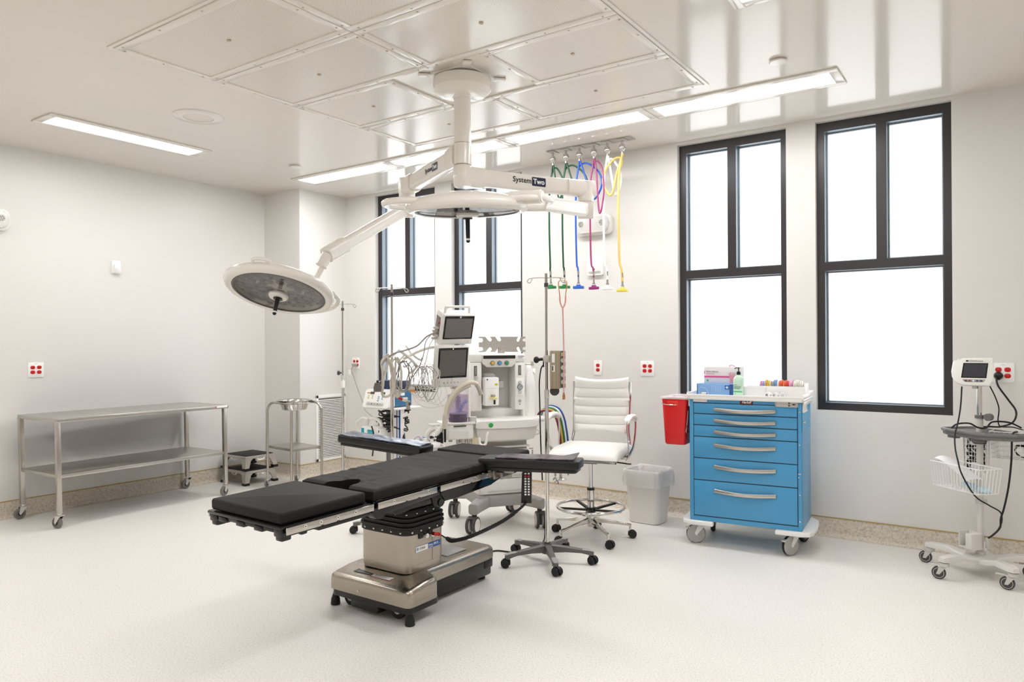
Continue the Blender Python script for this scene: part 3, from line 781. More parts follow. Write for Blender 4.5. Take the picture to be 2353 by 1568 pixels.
# lamp heads
LENS = bpy.data.materials.new('lamp_lens_clear'); LENS.use_nodes = True
_n = LENS.node_tree; _p = _n.nodes['Principled BSDF']; _o = _n.nodes['Material Output']
_p.inputs['Base Color'].default_value = lin('#C9C4BE'); _p.inputs['Roughness'].default_value = .05
_t = _n.nodes.new('ShaderNodeBsdfTransparent'); _t.inputs['Color'].default_value = (.80, .785, .77, 1)
_m = _n.nodes.new('ShaderNodeMixShader'); _m.inputs['Fac'].default_value = .82
_g = _n.nodes.new('ShaderNodeBsdfGlossy'); _g.inputs['Roughness'].default_value = .04; _g.inputs['Color'].default_value = (.8, .8, .8, 1)
_n.links.new(_g.outputs['BSDF'], _m.inputs[1]); _n.links.new(_t.outputs['BSDF'], _m.inputs[2]); _n.links.new(_m.outputs['Shader'], _o.inputs['Surface'])
REFL = mat('lamp_reflector_grey', '#A7A098', .22, metal=.85)
CUP = mat('lamp_lens_cup', '#8D867F', .12, metal=.6)
SEAM = mat('lamp_seam_grey', '#5E5955', .4)
def lamp(C, n, rx, label, hl, bead):
    """C lens centre, n facing direction, rx reference direction"""
    C = Vector(C); z = -Vector(n).normalized(); x = Vector(rx); x = (x-z*x.dot(z)).normalized(); y = z.cross(x)
    M = Matrix((x, y, z)).transposed().to_4x4(); M.translation = C
    hd = B(M).lathe([(.262, .002), (.285, -.006), (.306, .004), (.316, .022), (.312, .040), (.290, .056), (.22, .078), (.14, .094), (.09, .100), (.02, .101), (.0, .060), (.20, .055), (.262, .030)], 72, cap=False).build('lamp_head', LW, SL, label=label, sharp=50, off=SO)
    B(M).lathe([(.268, .004), (.268, .0), (.262, -.003), (.256, .0), (.256, .006)], 72, cap=False).build('lens_rim', SEAM, hd, off=SO)
    B(M).lathe([(.258, .001), (.20, -.004), (.10, -.008), (.002, -.009)], 64, cap=False).build('lens_cover', LENS, hd, off=SO)
    B(M).lathe([(.258, .005), (.245, .030), (.15, .040), (.002, .042)], 64, cap=False).build('reflector', REFL, hd, off=SO)
    c = B(M); sm = B(M)
    for rr, k0, nn in ((.222, 0, 24), (.165, .5, 16), (.105, 0, 10)):
        for k in range(nn):
            a = 2*PI*(k+k0)/nn
            c.lathe([(.0245, .026), (.0245, .030), (.018, .0385), (.008, .041), (0, .041)], 14, M=T(rr*math.cos(a), rr*math.sin(a), -.004), cap=False)
    c.build('led_pattern', CUP, hd, off=SO)
    sm.tube([(.194*math.cos(a), .194*math.sin(a), .024) for a in [2*PI*i/60 for i in range(60)]], .0018, 5, closed=True, sm=1)
    for k in range(6):
        a = 2*PI*k/6+.4; sm.cyl((.065*math.cos(a), .065*math.sin(a), .025), (.25*math.cos(a), .25*math.sin(a), .023), .0014, seg=5)
    sm.build('reflector_seam', SEAM, hd, off=SO)
    hb = B(M).lathe([(.058, -.006), (.058, -.018), (.050, -.028), (.02, -.030), (0, -.030)], 32).build('lamp_hub', LW, hd, off=SO)
    B(M).box((0, -.035, -.0255), (.056, .014, .004), .002).box((.0, .030, -.028), (.04, .014, .004), .002).build('hub_keypad', mat('keypad_ink', '#3A3746', .4), hd, off=SO)
    b = B(M); b.cyl((0, 0, -.03), (0, 0, -.036), .026, seg=20); b.cyl((0, 0, -.03), (0, 0, -.03-hl), .0125, .0115, seg=18); b.sph((0, 0, -.03-hl), .0115, 14)
    b.build('light_handle', BLACK, hd, off=SO)
    b = B(M); b.lathe([(.0122, -.03-hl+.012), (.0125, -.03-hl+.004), (.0118, -.03-hl+.002)], 16); b.build('handle_ring', BRIGHT, hd, off=SO)
    return M, hd
# right, facing straight down
C2 = V(4.314, 2.925, 2.052); n2 = V(-.034, .077, -.996)
vr = (C2-V(6.62, 0, 1.38)).normalized(); rt = V(.8206, .5715, 0)
M2, hd2 = lamp(C2, n2, rt, 'lamp head facing straight down', .115, 0)
# hand rails: loops on both sides of the head, and the swivel yoke
def loop(M, a0, a1, r0, r1, z0, z1, rad, hd, name='hand_rail'):
    pts = []
    for i in range(13):
        t = i/12; a = R(a0+(a1-a0)*t); k = math.sin(PI*t)**.5
        pts.append((math.cos(a)*(r0+(r1-r0)*k), math.sin(a)*(r0+(r1-r0)*k), z0+(z1-z0)*k))
    B(M).tube(pts, rad, 12, sm=4).build(name, LW, hd, off=SO)
loop(M2, -38, 38, .28, .43, .045, .050, .0165, hd2); loop(M2, 142, 218, .28, .42, .045, .048, .0175, hd2)
b = B(M2); b.rings(beam((.17, -.05, .060), (.25, -.09, .058), .055, .055, .07, .06)); b.cyl((.22, -.085, .057), (.372, -.150, .055), .034, seg=28); b.cyl((.372, -.150, .055), (.380, -.1535, .055), .028, seg=24)
b.cyl((.24, .02, .03), (.40, .07, .03), .030, .026, seg=20)
b.build('swivel_joint', LW, hd2, off=SO)
iM = M2.inverted()
b = B(); b.tube([E2b+dd2*.02, E2b+dd2*.10, M2 @ V(.38, .16, .06), M2 @ V(.26, .06, .06)], .022, 12); b.build('yoke', LW, SL, off=SO)
# left, tilted towards the room
C1 = V(3.077, 2.713, 1.676); n1 = V(.123, -.348, -.929)
M1, hd1 = lamp(C1, n1, rt, 'lamp head tilted towards the camera', .095, 1)
loop(M1, 8, 172, .30, .375, .05, .052, .0135, hd1)
for a in (60, 100): b = B(M1).cyl((.29*math.cos(R(a)), .29*math.sin(R(a)), .035), (.36*math.cos(R(a)), .36*math.sin(R(a)), .05), .010, seg=10).build('rail_bracket', LW, hd1, off=SO)
b = B(M1).tube([(-.06, -.29, .04), (-.05, -.335, .05), (.03, -.335, .05), (.04, -.29, .04)], .010, 10).build('grip_loop', LW, hd1, off=SO)
b = B(); rod0 = E1b+dd*.03; P1 = M1 @ V(.10, .20, .085)
b.cyl(E1b+dd*.04, E1b+dd*.04+(P1-E1b).normalized()*.085, .036, seg=24); b.cyl(E1b+dd*.03, P1, .017, seg=16); b.lathe([(.05, 0), (.045, .03), (.018, .045)], 24, M=M1 @ T(.10, .20, .060))
b.build('yoke', LW, SL, off=SO)
# lettering on the two arms
NAVY = mat('navy_logo', '#141B3A', .35)
def sys_two(p0, p1, zc, side_w, s0, size, par, flip=False):
    p0, p1 = Vector((p0[0], p0[1], zc)), Vector((p1[0], p1[1], zc)); d_ = (p1-p0).normalized()
    nrm = d_.cross(V(0, 0, 1))                         # outwards for text read along d_
    M = face(p0+d_*s0+nrm*(side_w/2+.001), d_)
    Mo = T(-SO[0], -SO[1], -SO[2]) @ M
    text_mesh('System', size, Mo, INK, 'lettering', par, .0006, 1., 'LEFT')
    w0 = size*2.93
    bk = B(Mo @ T(w0, -size*.58, 0)).prism(rrect(size*2.12, size*1.16, size*.14, 4, size*1.06, size*.58), 0, .0012).build('logo_block', NAVY, par)
    text_mesh('Two', size*.95, Mo @ T(w0+size*.16, 0, .0014), BRIGHT, 'lettering', par, .001, 1., 'LEFT')
sys_two((HX, HY), (E2.x, E2.y), 2.390, .085, .319, .047, la)
sys_two((E1.x, E1.y), (HX, HY), 2.506, .085, .465, .042, ua)

# ------------------------------------------------------------------ gas outlet panel and hoses
GP = thing('gas_outlet_panel', 'steel medical gas outlet panel on the ceiling with six drops', 'gas panel', (3.797, 5.175, ZC))
B().bb(-.378, .378, -.053, .053, -.007, 0).build('steel_plate', STEEL, GP)
hx = [3.449, 3.576, 3.703, 3.836, 3.957, 4.087]
for i, x in enumerate(hx):
    d_ = B().bb(x-3.797-.035, x-3.797+.035, -.045, .045, -.011, -.007, .002).build('outlet_cover', LGREY, GP)
    b = B(); b.lathe([(.010, -.011), (.010, -.04), (.022, -.045), (.027, -.06), (.027, -.075), (.018, -.095), (.010, -.10), (.009, -.115)], 18, M=T(x-3.797, 0, 0)); b.build('drop_fitting', CHROME, d_)
def hose(i, x, zb, col, lab, loop_, th=.0075, hcol=None):
    m = mat('hose_'+lab.split()[0]+'_rubber', col, .35)
    zt = ZC-.10; y = 5.175
    h = thing('gas_hose', lab, 'gas hose', (x, y, zt))
    pts = [(0, 0, -.01)]
    b = B()
    lx, ly, lz = loop_
    b.tube([(0, 0, -.01), (-.012, 0, -.08), (-.028, -.01, -.22), (-.030, -.012, -.55), (-.024, -.01, -.85), (zb[1]-x-.006, -.008, zb[0]-zt+.16), (zb[1]-x, -.008, zb[0]-zt+.07)], th, 10, sm=8)
    b.tube([(.006, 0, -.015), (lx*.25, ly*.3, -.15), (lx*.55, ly*.8, lz), (lx*.95, ly, lz*.72), (lx*.85, ly*.8, -.13), (lx*.35, ly*.3, -.045), (-.008, .01, -.06), (-.026, .0, -.15)], th, 10, sm=8)
    b.build('hose', m, h)
    B().cyl((0, 0, -.014), (0, 0, .01), .0105, seg=14).build('metal_ferrule', CHROME, h)
    B().cyl((zb[1]-x, -.008, zb[0]-zt+.03), (zb[1]-x, -.008, zb[0]-zt+.085), .0085, seg=12).tube([(zb[1]-x+.012*math.cos(a), -.008, zb[0]-zt+.032+.016*math.sin(a)) for a in [2*PI*k/10 for k in range(10)]], .0022, 5, closed=True, sm=2).cyl((zb[1]-x, -.008, zb[0]-zt+.10), (zb[1]-x, -.008, zb[0]-zt+.135), .0088, seg=12).build('metal_ferrule', CHROME, h)
    B(T(zb[1]-x, -.008, zb[0]-zt)).box((0, 0, 0), (.082, .05, .022), .003, rz=(-8, 5, 14, -30, 6, 10)[i]).box((0, 0, .016), (.03, .03, .014), .003).build('connector', mat('connector_'+lab.split()[0], hcol or col, .4), h)
hose(0, hx[0], (1.845, 3.428), '#0F4A2C', 'dark green gas hose, first from the left of the six', (.10, .01, -.30), hcol='#1C7A3E')
hose(1, hx[1], (1.84, 3.562), '#0F4A2C', 'dark green gas hose, second from the left of the six', (.20, .01, -.33), hcol='#1C7A3E')
hose(2, hx[2], (1.832, 3.693), '#1B55BE', 'blue gas hose, third from the left', (.20, .02, -.34), hcol='#2B66C4')
hose(3, hx[3], (1.820, 3.834), '#98396C', 'magenta gas hose, fourth from the left', (.10, -.02, -.46), hcol='#8C1D6E')
hose(4, hx[4], (1.812, 3.955), '#ECEAE6', 'white gas hose, fifth from the left', (.11, .02, -.33), .0095, hcol='#F4F3F0')
hose(5, hx[5], (1.79, 4.087), '#D9BC6A', 'yellow gas hose, rightmost of the six', (-.17, -.01, -.33), .0095, hcol='#E2CE5A')
# ------------------------------------------------------------------ casters
TYRE = mat('grey_tyre', '#77726D', .5); HUBG = mat('hub_grey', '#A5A29D', .4)
def fork_caster(par, x, y, zt, r, w_, ang, forkm, tyrem, hubm, lock=False, lockm=None):
    """single-wheel swivel caster; its wheel trails along ang (degrees), stem at (x, y, zt)"""
    M = T(x, y, 0) @ RZ(ang); tr = r*.55
    b = B(M); b.cyl((0, 0, zt-.012), (0, 0, zt), .016, seg=16)
    for s in (-1, 1):
        b.rings([[(p[0], s*(w_/2+.002), p[1]) for p in pl] if k == 0 else [(p[0], s*(w_/2+.006), p[1]) for p in pl] for k, pl in enumerate([[(-.026, zt-.012), (.024, zt-.012), (tr+.012, r+.004), (tr, r-.012), (tr-.012, r+.004)]]*2)])
    b.bb(-.026, .024, -w_/2-.006, w_/2+.006, zt-.018, zt-.010)
    c = b.build('caster', forkm, par)
    wh = B(M).lathe([(r*.62, -w_/2), (r*.9, -w_/2), (r, -w_*.28), (r, w_*.28), (r*.9, w_/2), (r*.62, w_/2)], 28, M=T(tr, 0, r) @ Matrix.Rotation(R(90), 4, 'X')).build('wheel', tyrem, c)
    B(M).lathe([(r*.18, -w_/2-.003), (r*.5, -w_/2+.001), (r*.63, -w_/2-.001), (r*.63, w_/2+.001), (r*.5, w_/2-.001), (r*.18, w_/2+.003)], 24, M=T(tr, 0, r) @ Matrix.Rotation(R(90), 4, 'X')).build('wheel_hub', hubm, c)
    if lock: B(M).box((tr+.028, 0, zt-.03), (.06, w_*.8, .007), .002, M=None).box((tr+.062, 0, zt-.036), (.012, w_, .014), .003).build('brake_pedal', lockm or forkm, c)
    return c
def twin_caster(par, x, y, zt, r, ang, hoodm=BLACK):
    M = T(x, y, 0) @ RZ(ang); tr = r*.55
    b = B(M); b.cyl((0, 0, r*1.4), (0, 0, zt), .0065, seg=12)
    rg = []
    for k in range(9):
        a = R(-20+25*k)
        rg.append([(tr-math.cos(a)*(r+.004), -.010, r+math.sin(a)*(r+.004)), (tr-math.cos(a)*(r+.004), .010, r+math.sin(a)*(r+.004)), (tr-math.cos(a)*(r-.006), .010, r+math.sin(a)*(r-.006)), (tr-math.cos(a)*(r-.006), -.010, r+math.sin(a)*(r-.006))])
    b.rings(rg); b.box((tr-.012, 0, r*1.25), (.035, .018, .03), .004)
    c = b.build('caster', hoodm, par)
    for s in (-1, 1):
        B(M).lathe([(r*.3, -.009), (r*.85, -.009), (r, -.004), (r, .006), (r*.9, .009), (.002, .009)], 24, M=T(tr, s*.017, r) @ Matrix.Rotation(R(-90*s), 4, 'X')).build('wheel', BLACKS, c)
    return c

# ------------------------------------------------------------------ steel work table on the left wall
r = thing('steel_work_table', 'long stainless steel work table on casters along the left wall', 'table', (.385, 3.245, 0), 1.5)
SQ = .033
B().bb(-.318, .318, -.735, .735, .797, .829, .004).build('table_top', STEEL, r)
B().bb(.3185, .3195, .60, .72, .806, .822).build('name_label', BRIGHT, r)
B().bb(.3185, .320, .60, .612, .808, .820).build('label_emblem', mat('label_red', '#C24A45', .5), r)
B().bb(-.300, .300, -.72, .72, .375, .402, .004).build('lower_shelf', STEEL, r)
for sx in (-1, 1):
    for sy in (-1, 1):
        x, y = sx*.296, sy*.712; ln = .012
        B(Matrix(((1, 0, 0, 0), (0, 1, -ln/.7, ln*.5), (0, 0, 1, 0), (0, 0, 0, 1)))).bb(x-SQ/2, x+SQ/2, y-SQ/2, y+SQ/2, .112, .80, .003).build('leg', STEELV, r)
for sx, sy, a in ((-1, -1, -90), (1, -1, 196), (-1, 1, -85), (1, 1, -75)):
    fork_caster(r, sx*.296, sy*.712+.008, .112, .043, .026, a, CHROME, TYRE, BLACK)

# ------------------------------------------------------------------ basin stand with basin
r = thing('basin_ring_stand', 'tubular steel ring stand on casters holding a round basin', 'stand', (.868, 4.580, 0), -7)
LX, LY = .215, .163; zt = .818; tb = .0125
for sy, nm in ((-1, 'front'), (1, 'rear')):
    pts = [(-LX, sy*LY, .07), (-LX, sy*LY, .40), (-LX, sy*LY, .70)]
    b = B()
    for i in range(9):
        a = R(90*i/8); pts.append((-LX+.085*(1-math.cos(a)), sy*(LY-.02*i/8), zt-.085+.085*math.sin(a)))
    pts += [(-.05, sy*(LY-.022), zt), (.05, sy*(LY-.022), zt)]
    for i in range(9):
        a = R(90-90*i/8); pts.append((LX-.085*(1-math.cos(a)), sy*(LY-.02+.02*i/8), zt-.085+.085*math.sin(a)))
    pts += [(LX, sy*LY, .40), (LX, sy*LY, .07)]
    b.tube(pts, tb, 14, sm=2); b.build('leg_frame', STEELV, r)
B().tube([(.158*math.cos(2*PI*k/32), .158*math.sin(2*PI*k/32), zt-.004) for k in range(32)], .007, 8, closed=True, sm=1).build('basin_ring', STEELV, r)
B().bb(-LX+.01, LX-.01, -LY+.01, LY-.01, .372, .398, .003).build('lower_shelf', STEEL, r)
for sx in (-1, 1):
    for sy in (-1, 1): fork_caster(r, sx*LX, sy*LY, .072, .03, .018, -60, CHROME, TYRE, BLACK)
o = B().lathe([(.0, .0), (.095, .0), (.112, .006), (.120, .02), (.138, .090), (.146, .097), (.170, .100), (.173, .097), (.170, .094), (.150, .092), (.134, .083), (.116, .02), (.095, .006), (0, .005)], 56).build('wash_basin', mat('polished_steel', '#CFCBC6', .12, metal=1))
tag(place(o, (.868, 4.580, .742)), 'round polished steel wash basin resting in the ring stand', 'basin')

# ------------------------------------------------------------------ two stacked step stools
def step_stool(loc, rz, label):
    r = thing('step_stool', label, 'step stool', loc, rz, 'two stacked step stools by the column')
    H = .143; W_, D_ = .365, .335
    B().bb(-W_/2, W_/2, -D_/2, D_/2, H-.034, H-.006, .006).build('frame', ALU, r)
    B().bb(-W_/2+.012, W_/2-.012, -D_/2+.012, D_/2-.012, H-.008, H, .003).build('rubber_mat', mat('ribbed_rubber', '#1D1C1C', .7), r)
    for sx in (-1, 1):
        for sy in (-1, 1):
            def sec(z, e, k): return [(sx*(W_/2-k)+e*sx, sy*(D_/2)+e*sy, z), (sx*(W_/2)+e*sx, sy*(D_/2)+e*sy, z), (sx*(W_/2)+e*sx, sy*(D_/2-k)+e*sy, z), (sx*(W_/2-.012)+e*sx, sy*(D_/2-k)+e*sy, z), (sx*(W_/2-.012)+e*sx, sy*(D_/2-.012)+e*sy, z), (sx*(W_/2-k)+e*sx, sy*(D_/2-.012)+e*sy, z)]
            l = B().rings([sec(H-.030, .001, .085), sec(H-.05, .003, .062), sec(.02, .020, .046)]).build('leg', ALU, r)
            def s2(z, e, k): return [(sx*(W_/2-k)+e*sx, sy*(D_/2+.002)+e*sy, z), (sx*(W_/2+.002)+e*sx, sy*(D_/2+.002)+e*sy, z), (sx*(W_/2+.002)+e*sx, sy*(D_/2-k)+e*sy, z), (sx*(W_/2-k)+e*sx, sy*(D_/2-k)+e*sy, z)]
            B().rings([s2(.0, .022, .048), s2(.024, .020, .050)]).build('rubber_foot', BLACKS, l)
    for p in ((W_/2+.002, 0, 1, 0), (0, -D_/2-.002, 0, 1)):
        if p[2]: B().tube([(p[0], -.035, H-.030), (p[0]+.008, -.03, H-.045), (p[0]+.008, .03, H-.045), (p[0], .035, H-.030)], .0035, 6).build('latch', CHROME, r)
        else: B().tube([(-.035, p[1], H-.030), (-.03, p[1]-.008, H-.045), (.03, p[1]-.008, H-.045), (.035, p[1], H-.030)], .0035, 6).build('latch', CHROME, r)
    return r
s1 = step_stool((.262, 4.505, 0), -1, 'lower aluminium step stool of the stacked pair, standing on the floor')
dup(s1, (.262, 4.505, .1435), -1, 'upper aluminium step stool of the stacked pair by the column')

# ------------------------------------------------------------------ IV poles
IVG = mat('iv_base_grey', '#65615E', .4)
def iv_pole(loc, rz, top, label, zj, knob_z=None, hooks=2, hookrz=0, tubing=True):
    r = thing('iv_pole', label, 'IV pole', loc, rz, 'IV poles on grey five-legged bases')
    b = B(); b.cyl((0, 0, .055), (0, 0, .118), .036, .030, seg=24)
    hub = b.build('base_hub', IVG, r)
    B().cyl((0, 0, .116), (0, 0, .122), .022, seg=20).build('hub_collar', BLACK, hub)
    for k in range(5):
        a = R(72*k); M = RZ(72*k); L = .275
        b = B(M); rg = []
        for x, zt, zb, w_ in ((.02, .113, .062, .021), (.12, .104, .070, .018), (.215, .092, .068, .017), (.25, .088, .062, .018), (.275, .086, .056, .019), (.292, .080, .056, .010)):
            rg.append([(x, -w_, zb), (x, w_, zb), (x, w_*.95, zt-.006), (x, w_*.55, zt), (x, -w_*.55, zt), (x, -w_*.95, zt-.006)])
        b.rings(rg); b.cyl((.275, 0, .05), (.275, 0, .07), .014, seg=14)
        b.build('leg', IVG, r)
        cap = B(M); cap.rings([[(x, -w_, z), (x, w_, z), (x, w_*.6, z+.004), (x, -w_*.6, z+.004)] for x, w_, z in ((.222, .016, .088), (.262, .0185, .086), (.296, .012, .078))]); cap.build('leg_cap', HUBG, r)
        twin_caster(r, .275*math.cos(a), .275*math.sin(a), .06, .026, 72*k+40*math.sin(k*2.1+rz))
    B().cyl((0, 0, .10), (0, 0, zj), .0125, seg=20).build('lower_tube', CHROME, r)
    B().cyl((0, 0, zj-.02), (0, 0, top), .0088, seg=18).build('upper_tube', mat('satin_tube', '#B5AEA6', .2, metal=1), r)
    B().cyl((0, 0, zj-.035), (0, 0, zj+.015), .0155, seg=20).build('tube_collar', LGREY, r)
    B().cyl((0, 0, top-.085), (0, 0, top-.06), .0135, seg=18).build('hook_collar', DGREY, r)
    if knob_z:
        B(RZ(hookrz)).cyl((-.012, 0, knob_z), (-.028, 0, knob_z), .007, seg=12).cyl((-.028, 0, knob_z), (-.046, 0, knob_z), .020, seg=20).build('clamp_knob', DGREY, r)
    for s in (-1, 1):
        M = RZ(hookrz) @ Matrix.Diagonal((s, 1, 1, 1))
        B(M).tube([(0, 0, top-.028), (.045, 0, top-.027), (.085, 0, top-.029), (.108, 0, top-.034), (.120, .002, top-.046), (.112, .004, top-.058), (.100, .006, top-.054), (.092, .008, top-.040), (.086, .01, top-.030)], .0032, 8, sm=5).build('bag_hook', CHROME, r)
    return r
pa = iv_pole((4.180, 3.895, 0), 24, 1.820, 'IV pole with tan warmer clamped on, in front of the white chair', 1.07, None, hookrz=4)
pb = iv_pole((2.900, 3.830, 0), 65, 1.812, 'IV pole behind the operating table, in front of the leftmost window', 1.06, None, hookrz=-30)
pc = iv_pole((1.744, 4.407, 0), 10, 1.758, 'IV pole standing between the basin stand and the air vent', 1.09, 1.125, hookrz=22)
B().box((0, 0, 1.03), (.028, .028, .075), .004).build('paper_label', BRIGHT, pc)

# warmer clamped on the right pole
TAN = mat('tan_device', '#A6987F', .45)
r = thing('fluid_warmer', 'tan fluid warmer clamped to the right IV pole', 'medical device', (4.180, 3.895, 1.213), 31)
B().bb(.022, .088, -.045, .055, -.120, .120, .006).build('device_body', TAN, r)
b = B()
for x in (.036, .060, .078): b.bb(x, x+.002, -.0465, -.0445, -.116, .116)
b.build('body_seam', mat('tan_dark', '#7E7260', .5), r)
pn = B().bb(.088, .118, -.042, .050, -.114, .118, .003).build('control_panel', mat('panel_grey', '#5F6062', .4), r)
B().bb(.092, .1145, -.0445, -.0415, .085, .108).build('yellow_label', mat('label_yellow', '#CDBE72', .5), pn)
for k in range(4):
    B().cyl((.104, -.048, .058-k*.045), (.104, -.041, .058-k*.045), .0145, seg=16).build('dial', mat('dial_cream', '#C6BFB0', .4), pn)
    B().bb(.1025, .1055, -.0515, -.047, .046-k*.045, .070-k*.045).build('dial_grip', LGREY, pn)
B().bb(.034, .052, -.0475, -.0448, .045, .100, .001).build('data_label', BRIGHT, r)
B().bb(.034, .052, -.0475, -.0448, -.012, .028, .001).build('data_label', BRIGHT, r)
B().bb(.036, .043, -.0485, -.0470, -.006, .024).build('barcode_print', BLACK, r)
B().bb(-.020, .026, -.020, .020, .045, .090, .006).cyl((-.024, 0, .066), (-.016, 0, .066), .012, seg=16).build('pole_clamp', LGREY, r)
B().cyl((-.060, -.012, .062), (-.024, -.002, .066), .010, seg=16).sph((-.064, -.013, .062), .022, 18, (.85, 1, 1)).build('clamp_knob', BLACK, r)
B().cyl((.050, -.01, -.135), (.050, .03, -.135), .030, .026, seg=22).bb(.03, .07, -.01, .03, -.128, -.118).build('drip_cup', DGREY, r)
B().tube([(-.020, -.010, .030), (-.036, -.012, .0), (-.046, -.012, -.09), (-.044, -.012, -.20), (-.040, -.010, -.42), (-.030, -.005, -.70)], .0042, 8).build('power_lead', BLACK, r)
o = B().cyl((0, 0, 0), (0, 0, .045), .0045, seg=8).build('cord_end', BLACK, r); place(o, (-.019, -.010, .015))

# stethoscope hanging from the right pole's hook
r = thing('stethoscope', 'pink and rose gold stethoscope hanging on the right IV pole hook', 'stethoscope', (4.296, 3.903, 1.770), 31)
PINK = mat('pink_tubing', '#E2AAA0', .4); GOLD = mat('rose_gold', '#CD8F63', .2, metal=1)
for s in (-1, 1):
    B().tube([(s*.010, 0, .002), (s*.024, 0, -.006), (s*.026, 0, -.03), (s*.021, 0, -.07), (s*.018, 0, -.105)], .0030, 8).build('ear_tube', GOLD, r)
    B().tube([(s*.018, 0, -.10), (s*.017, 0, -.13), (s*.010, 0, -.155), (0, 0, -.172)], .0052, 10).build('yoke_tube', PINK, r)
    B().sph((s*.006, 0, .003), .006, 10).build('ear_tip', BRIGHT, r)
B().tube([(0, 0, -.165), (.003, 0, -.30), (.006, .002, -.50), (.004, 0, -.70)], .0048, 10).build('tubing', PINK, r)
B().cyl((.004, 0, -.70), (.004, 0, -.715), .006, seg=12).box((.004, 0, -.728), (.018, .008, .028), .002).build('chest_piece', GOLD, r)
B().box((.004, 0, -.748), (.016, .006, .012), .002).build('diaphragm', BRIGHT, r)

# ------------------------------------------------------------------ white drafting chair
LEA = mat('white_leather', '#EDEBE6', .38, bump=.08, bscale=140)
r = thing('drafting_chair', 'white ribbed drafting chair on a chrome five-star base', 'chair', (4.14, 4.54, 0), 13)
b = B().cyl((0, 0, .105), (0, 0, .16), .030, seg=24).cyl((0, 0, .082), (0, 0, .105), .024, .028, seg=20); b.build('base_hub', CHROME, r)
for k in range(5):
    a = 22+72*k; M = RZ(a); b = B(M); rg = []
    for x, zt, zb, w_ in ((.02, .150, .112, .016), (.10, .134, .108, .014), (.20, .114, .096, .012), (.285, .098, .084, .011)):
        rg.append([(x, -w_, zb), (x, w_, zb), (x, w_*.8, zt-.004), (x, w_*.4, zt), (x, -w_*.4, zt), (x, -w_*.8, zt-.004)])
    b.rings(rg); b.cyl((.278, 0, .056), (.278, 0, .094), .009, seg=12)
    b.build('leg', CHROME, r)
    twin_caster(r, .278*math.cos(R(a)), .278*math.sin(R(a)), .06, .0265, a+70*math.sin(1.7*k))
B().cyl((0, 0, .15), (0, 0, .345), .0245, seg=24).build('lower_column', CHROME, r)
B().cyl((0, 0, .340), (0, 0, .356), .027, seg=24).build('column_collar', BLACK, r)
B().cyl((0, 0, .34), (0, 0, .56), .0145, seg=20).build('gas_lift', CHROME, r)
B().tube([(.235*math.cos(2*PI*k/48), .235*math.sin(2*PI*k/48), .222) for k in range(48)], .0105, 12, closed=True, sm=1).build('foot_ring', CHROME, r)
b = B().cyl((0, 0, .185), (0, 0, .218), .034, seg=20)
for k in range(5):
    M = RZ(58+72*k); b.rings([[(x, -w_, z-.006), (x, w_, z-.006), (x, w_*.8, z+.006), (x, -w_*.8, z+.006)] for x, w_, z in ((.02, .015, .200), (.236, .010, .214))], M=M)
b.build('ring_spider', BLACK, r)
b = B().box((0, 0, .566), (.20, .22, .03), .008).box((0, .02, .545), (.12, .14, .03), .008); b.build('seat_mechanism', DGREY, r)
B().cyl((.10, -.02, .555), (.27, -.06, .550), .005, seg=8).box((.285, -.063, .549), (.04, .012, .008), .003).build('height_lever', BLACK, r)
# seat: loft of profile with waterfall front
rg = []
prof = []
for y, zt, zb in ((.235, .640, .590), (.228, .652, .582), (.18, .657, .580), (.05, .655, .580), (-.10, .655, .580), (-.17, .650, .578), (-.215, .635, .574), (-.24, .612, .572), (-.247, .592, .574)):
    hw = .245; rg.append([(-hw+.012, y, zb), (hw-.012, y, zb), (hw, y, zb+.016), (hw-.002, y, zt-.022), (hw-.022, y, zt-.004), (hw*.5, y, zt), (-hw*.5, y, zt), (-hw+.022, y, zt-.004), (-hw+.002, y, zt-.022), (-hw, y, zb+.016)])
B().rings(rg).build('seat', LEA, r, sharp=60)
# backrest: curved, channelled
def back_pt(u, v, front):
    z = .715+v*.392; w_ = .196+.012*math.sin(PI*min(1, v*1.2)) + (.008 if v > .6 else 0)
    x = (u-.5)*2*w_; y = .262+.045*v-.03*(1-(2*u-1)**2)*(.4+.6*v)+.012*math.sin(PI*v)
    z += .020*(2*u-1)**2*max(0, v-.8)/.2 - .02*(1-(2*u-1)**2)*max(0, .12-v)/.12*-1
    rib = abs(math.sin(PI*6.*v)); e = min(u, 1-u)*2*w_; ed = min(1, e/.015)
    t = (.015+.012*rib**.35)*(.35+.65*ed**.5)*(.4+.6*min(1, min(v, 1-v)/.02))
    return (x, y-(t if front else -.010), z)
b = B(); bm = b.bm; NU, NV = 20, 72
F_ = [[bm.verts.new(back_pt(i/NU, j/NV, True)) for i in range(NU+1)] for j in range(NV+1)]
K_ = [[bm.verts.new(back_pt(i/NU, j/NV, False)) for i in range(NU+1)] for j in range(NV+1)]
for j in range(NV):
    for i in range(NU):
        bm.faces.new((F_[j][i], F_[j][i+1], F_[j+1][i+1], F_[j+1][i])); bm.faces.new((K_[j][i], K_[j+1][i], K_[j+1][i+1], K_[j][i+1]))
    bm.faces.new((F_[j][0], F_[j+1][0], K_[j+1][0], K_[j][0])); bm.faces.new((F_[j][NU], K_[j][NU], K_[j+1][NU], F_[j+1][NU]))
for i in range(NU):
    bm.faces.new((F_[0][i], K_[0][i], K_[0][i+1], F_[0][i+1])); bm.faces.new((F_[NV][i], F_[NV][i+1], K_[NV][i+1], K_[NV][i]))
b.build('backrest', LEA, r, sharp=70)
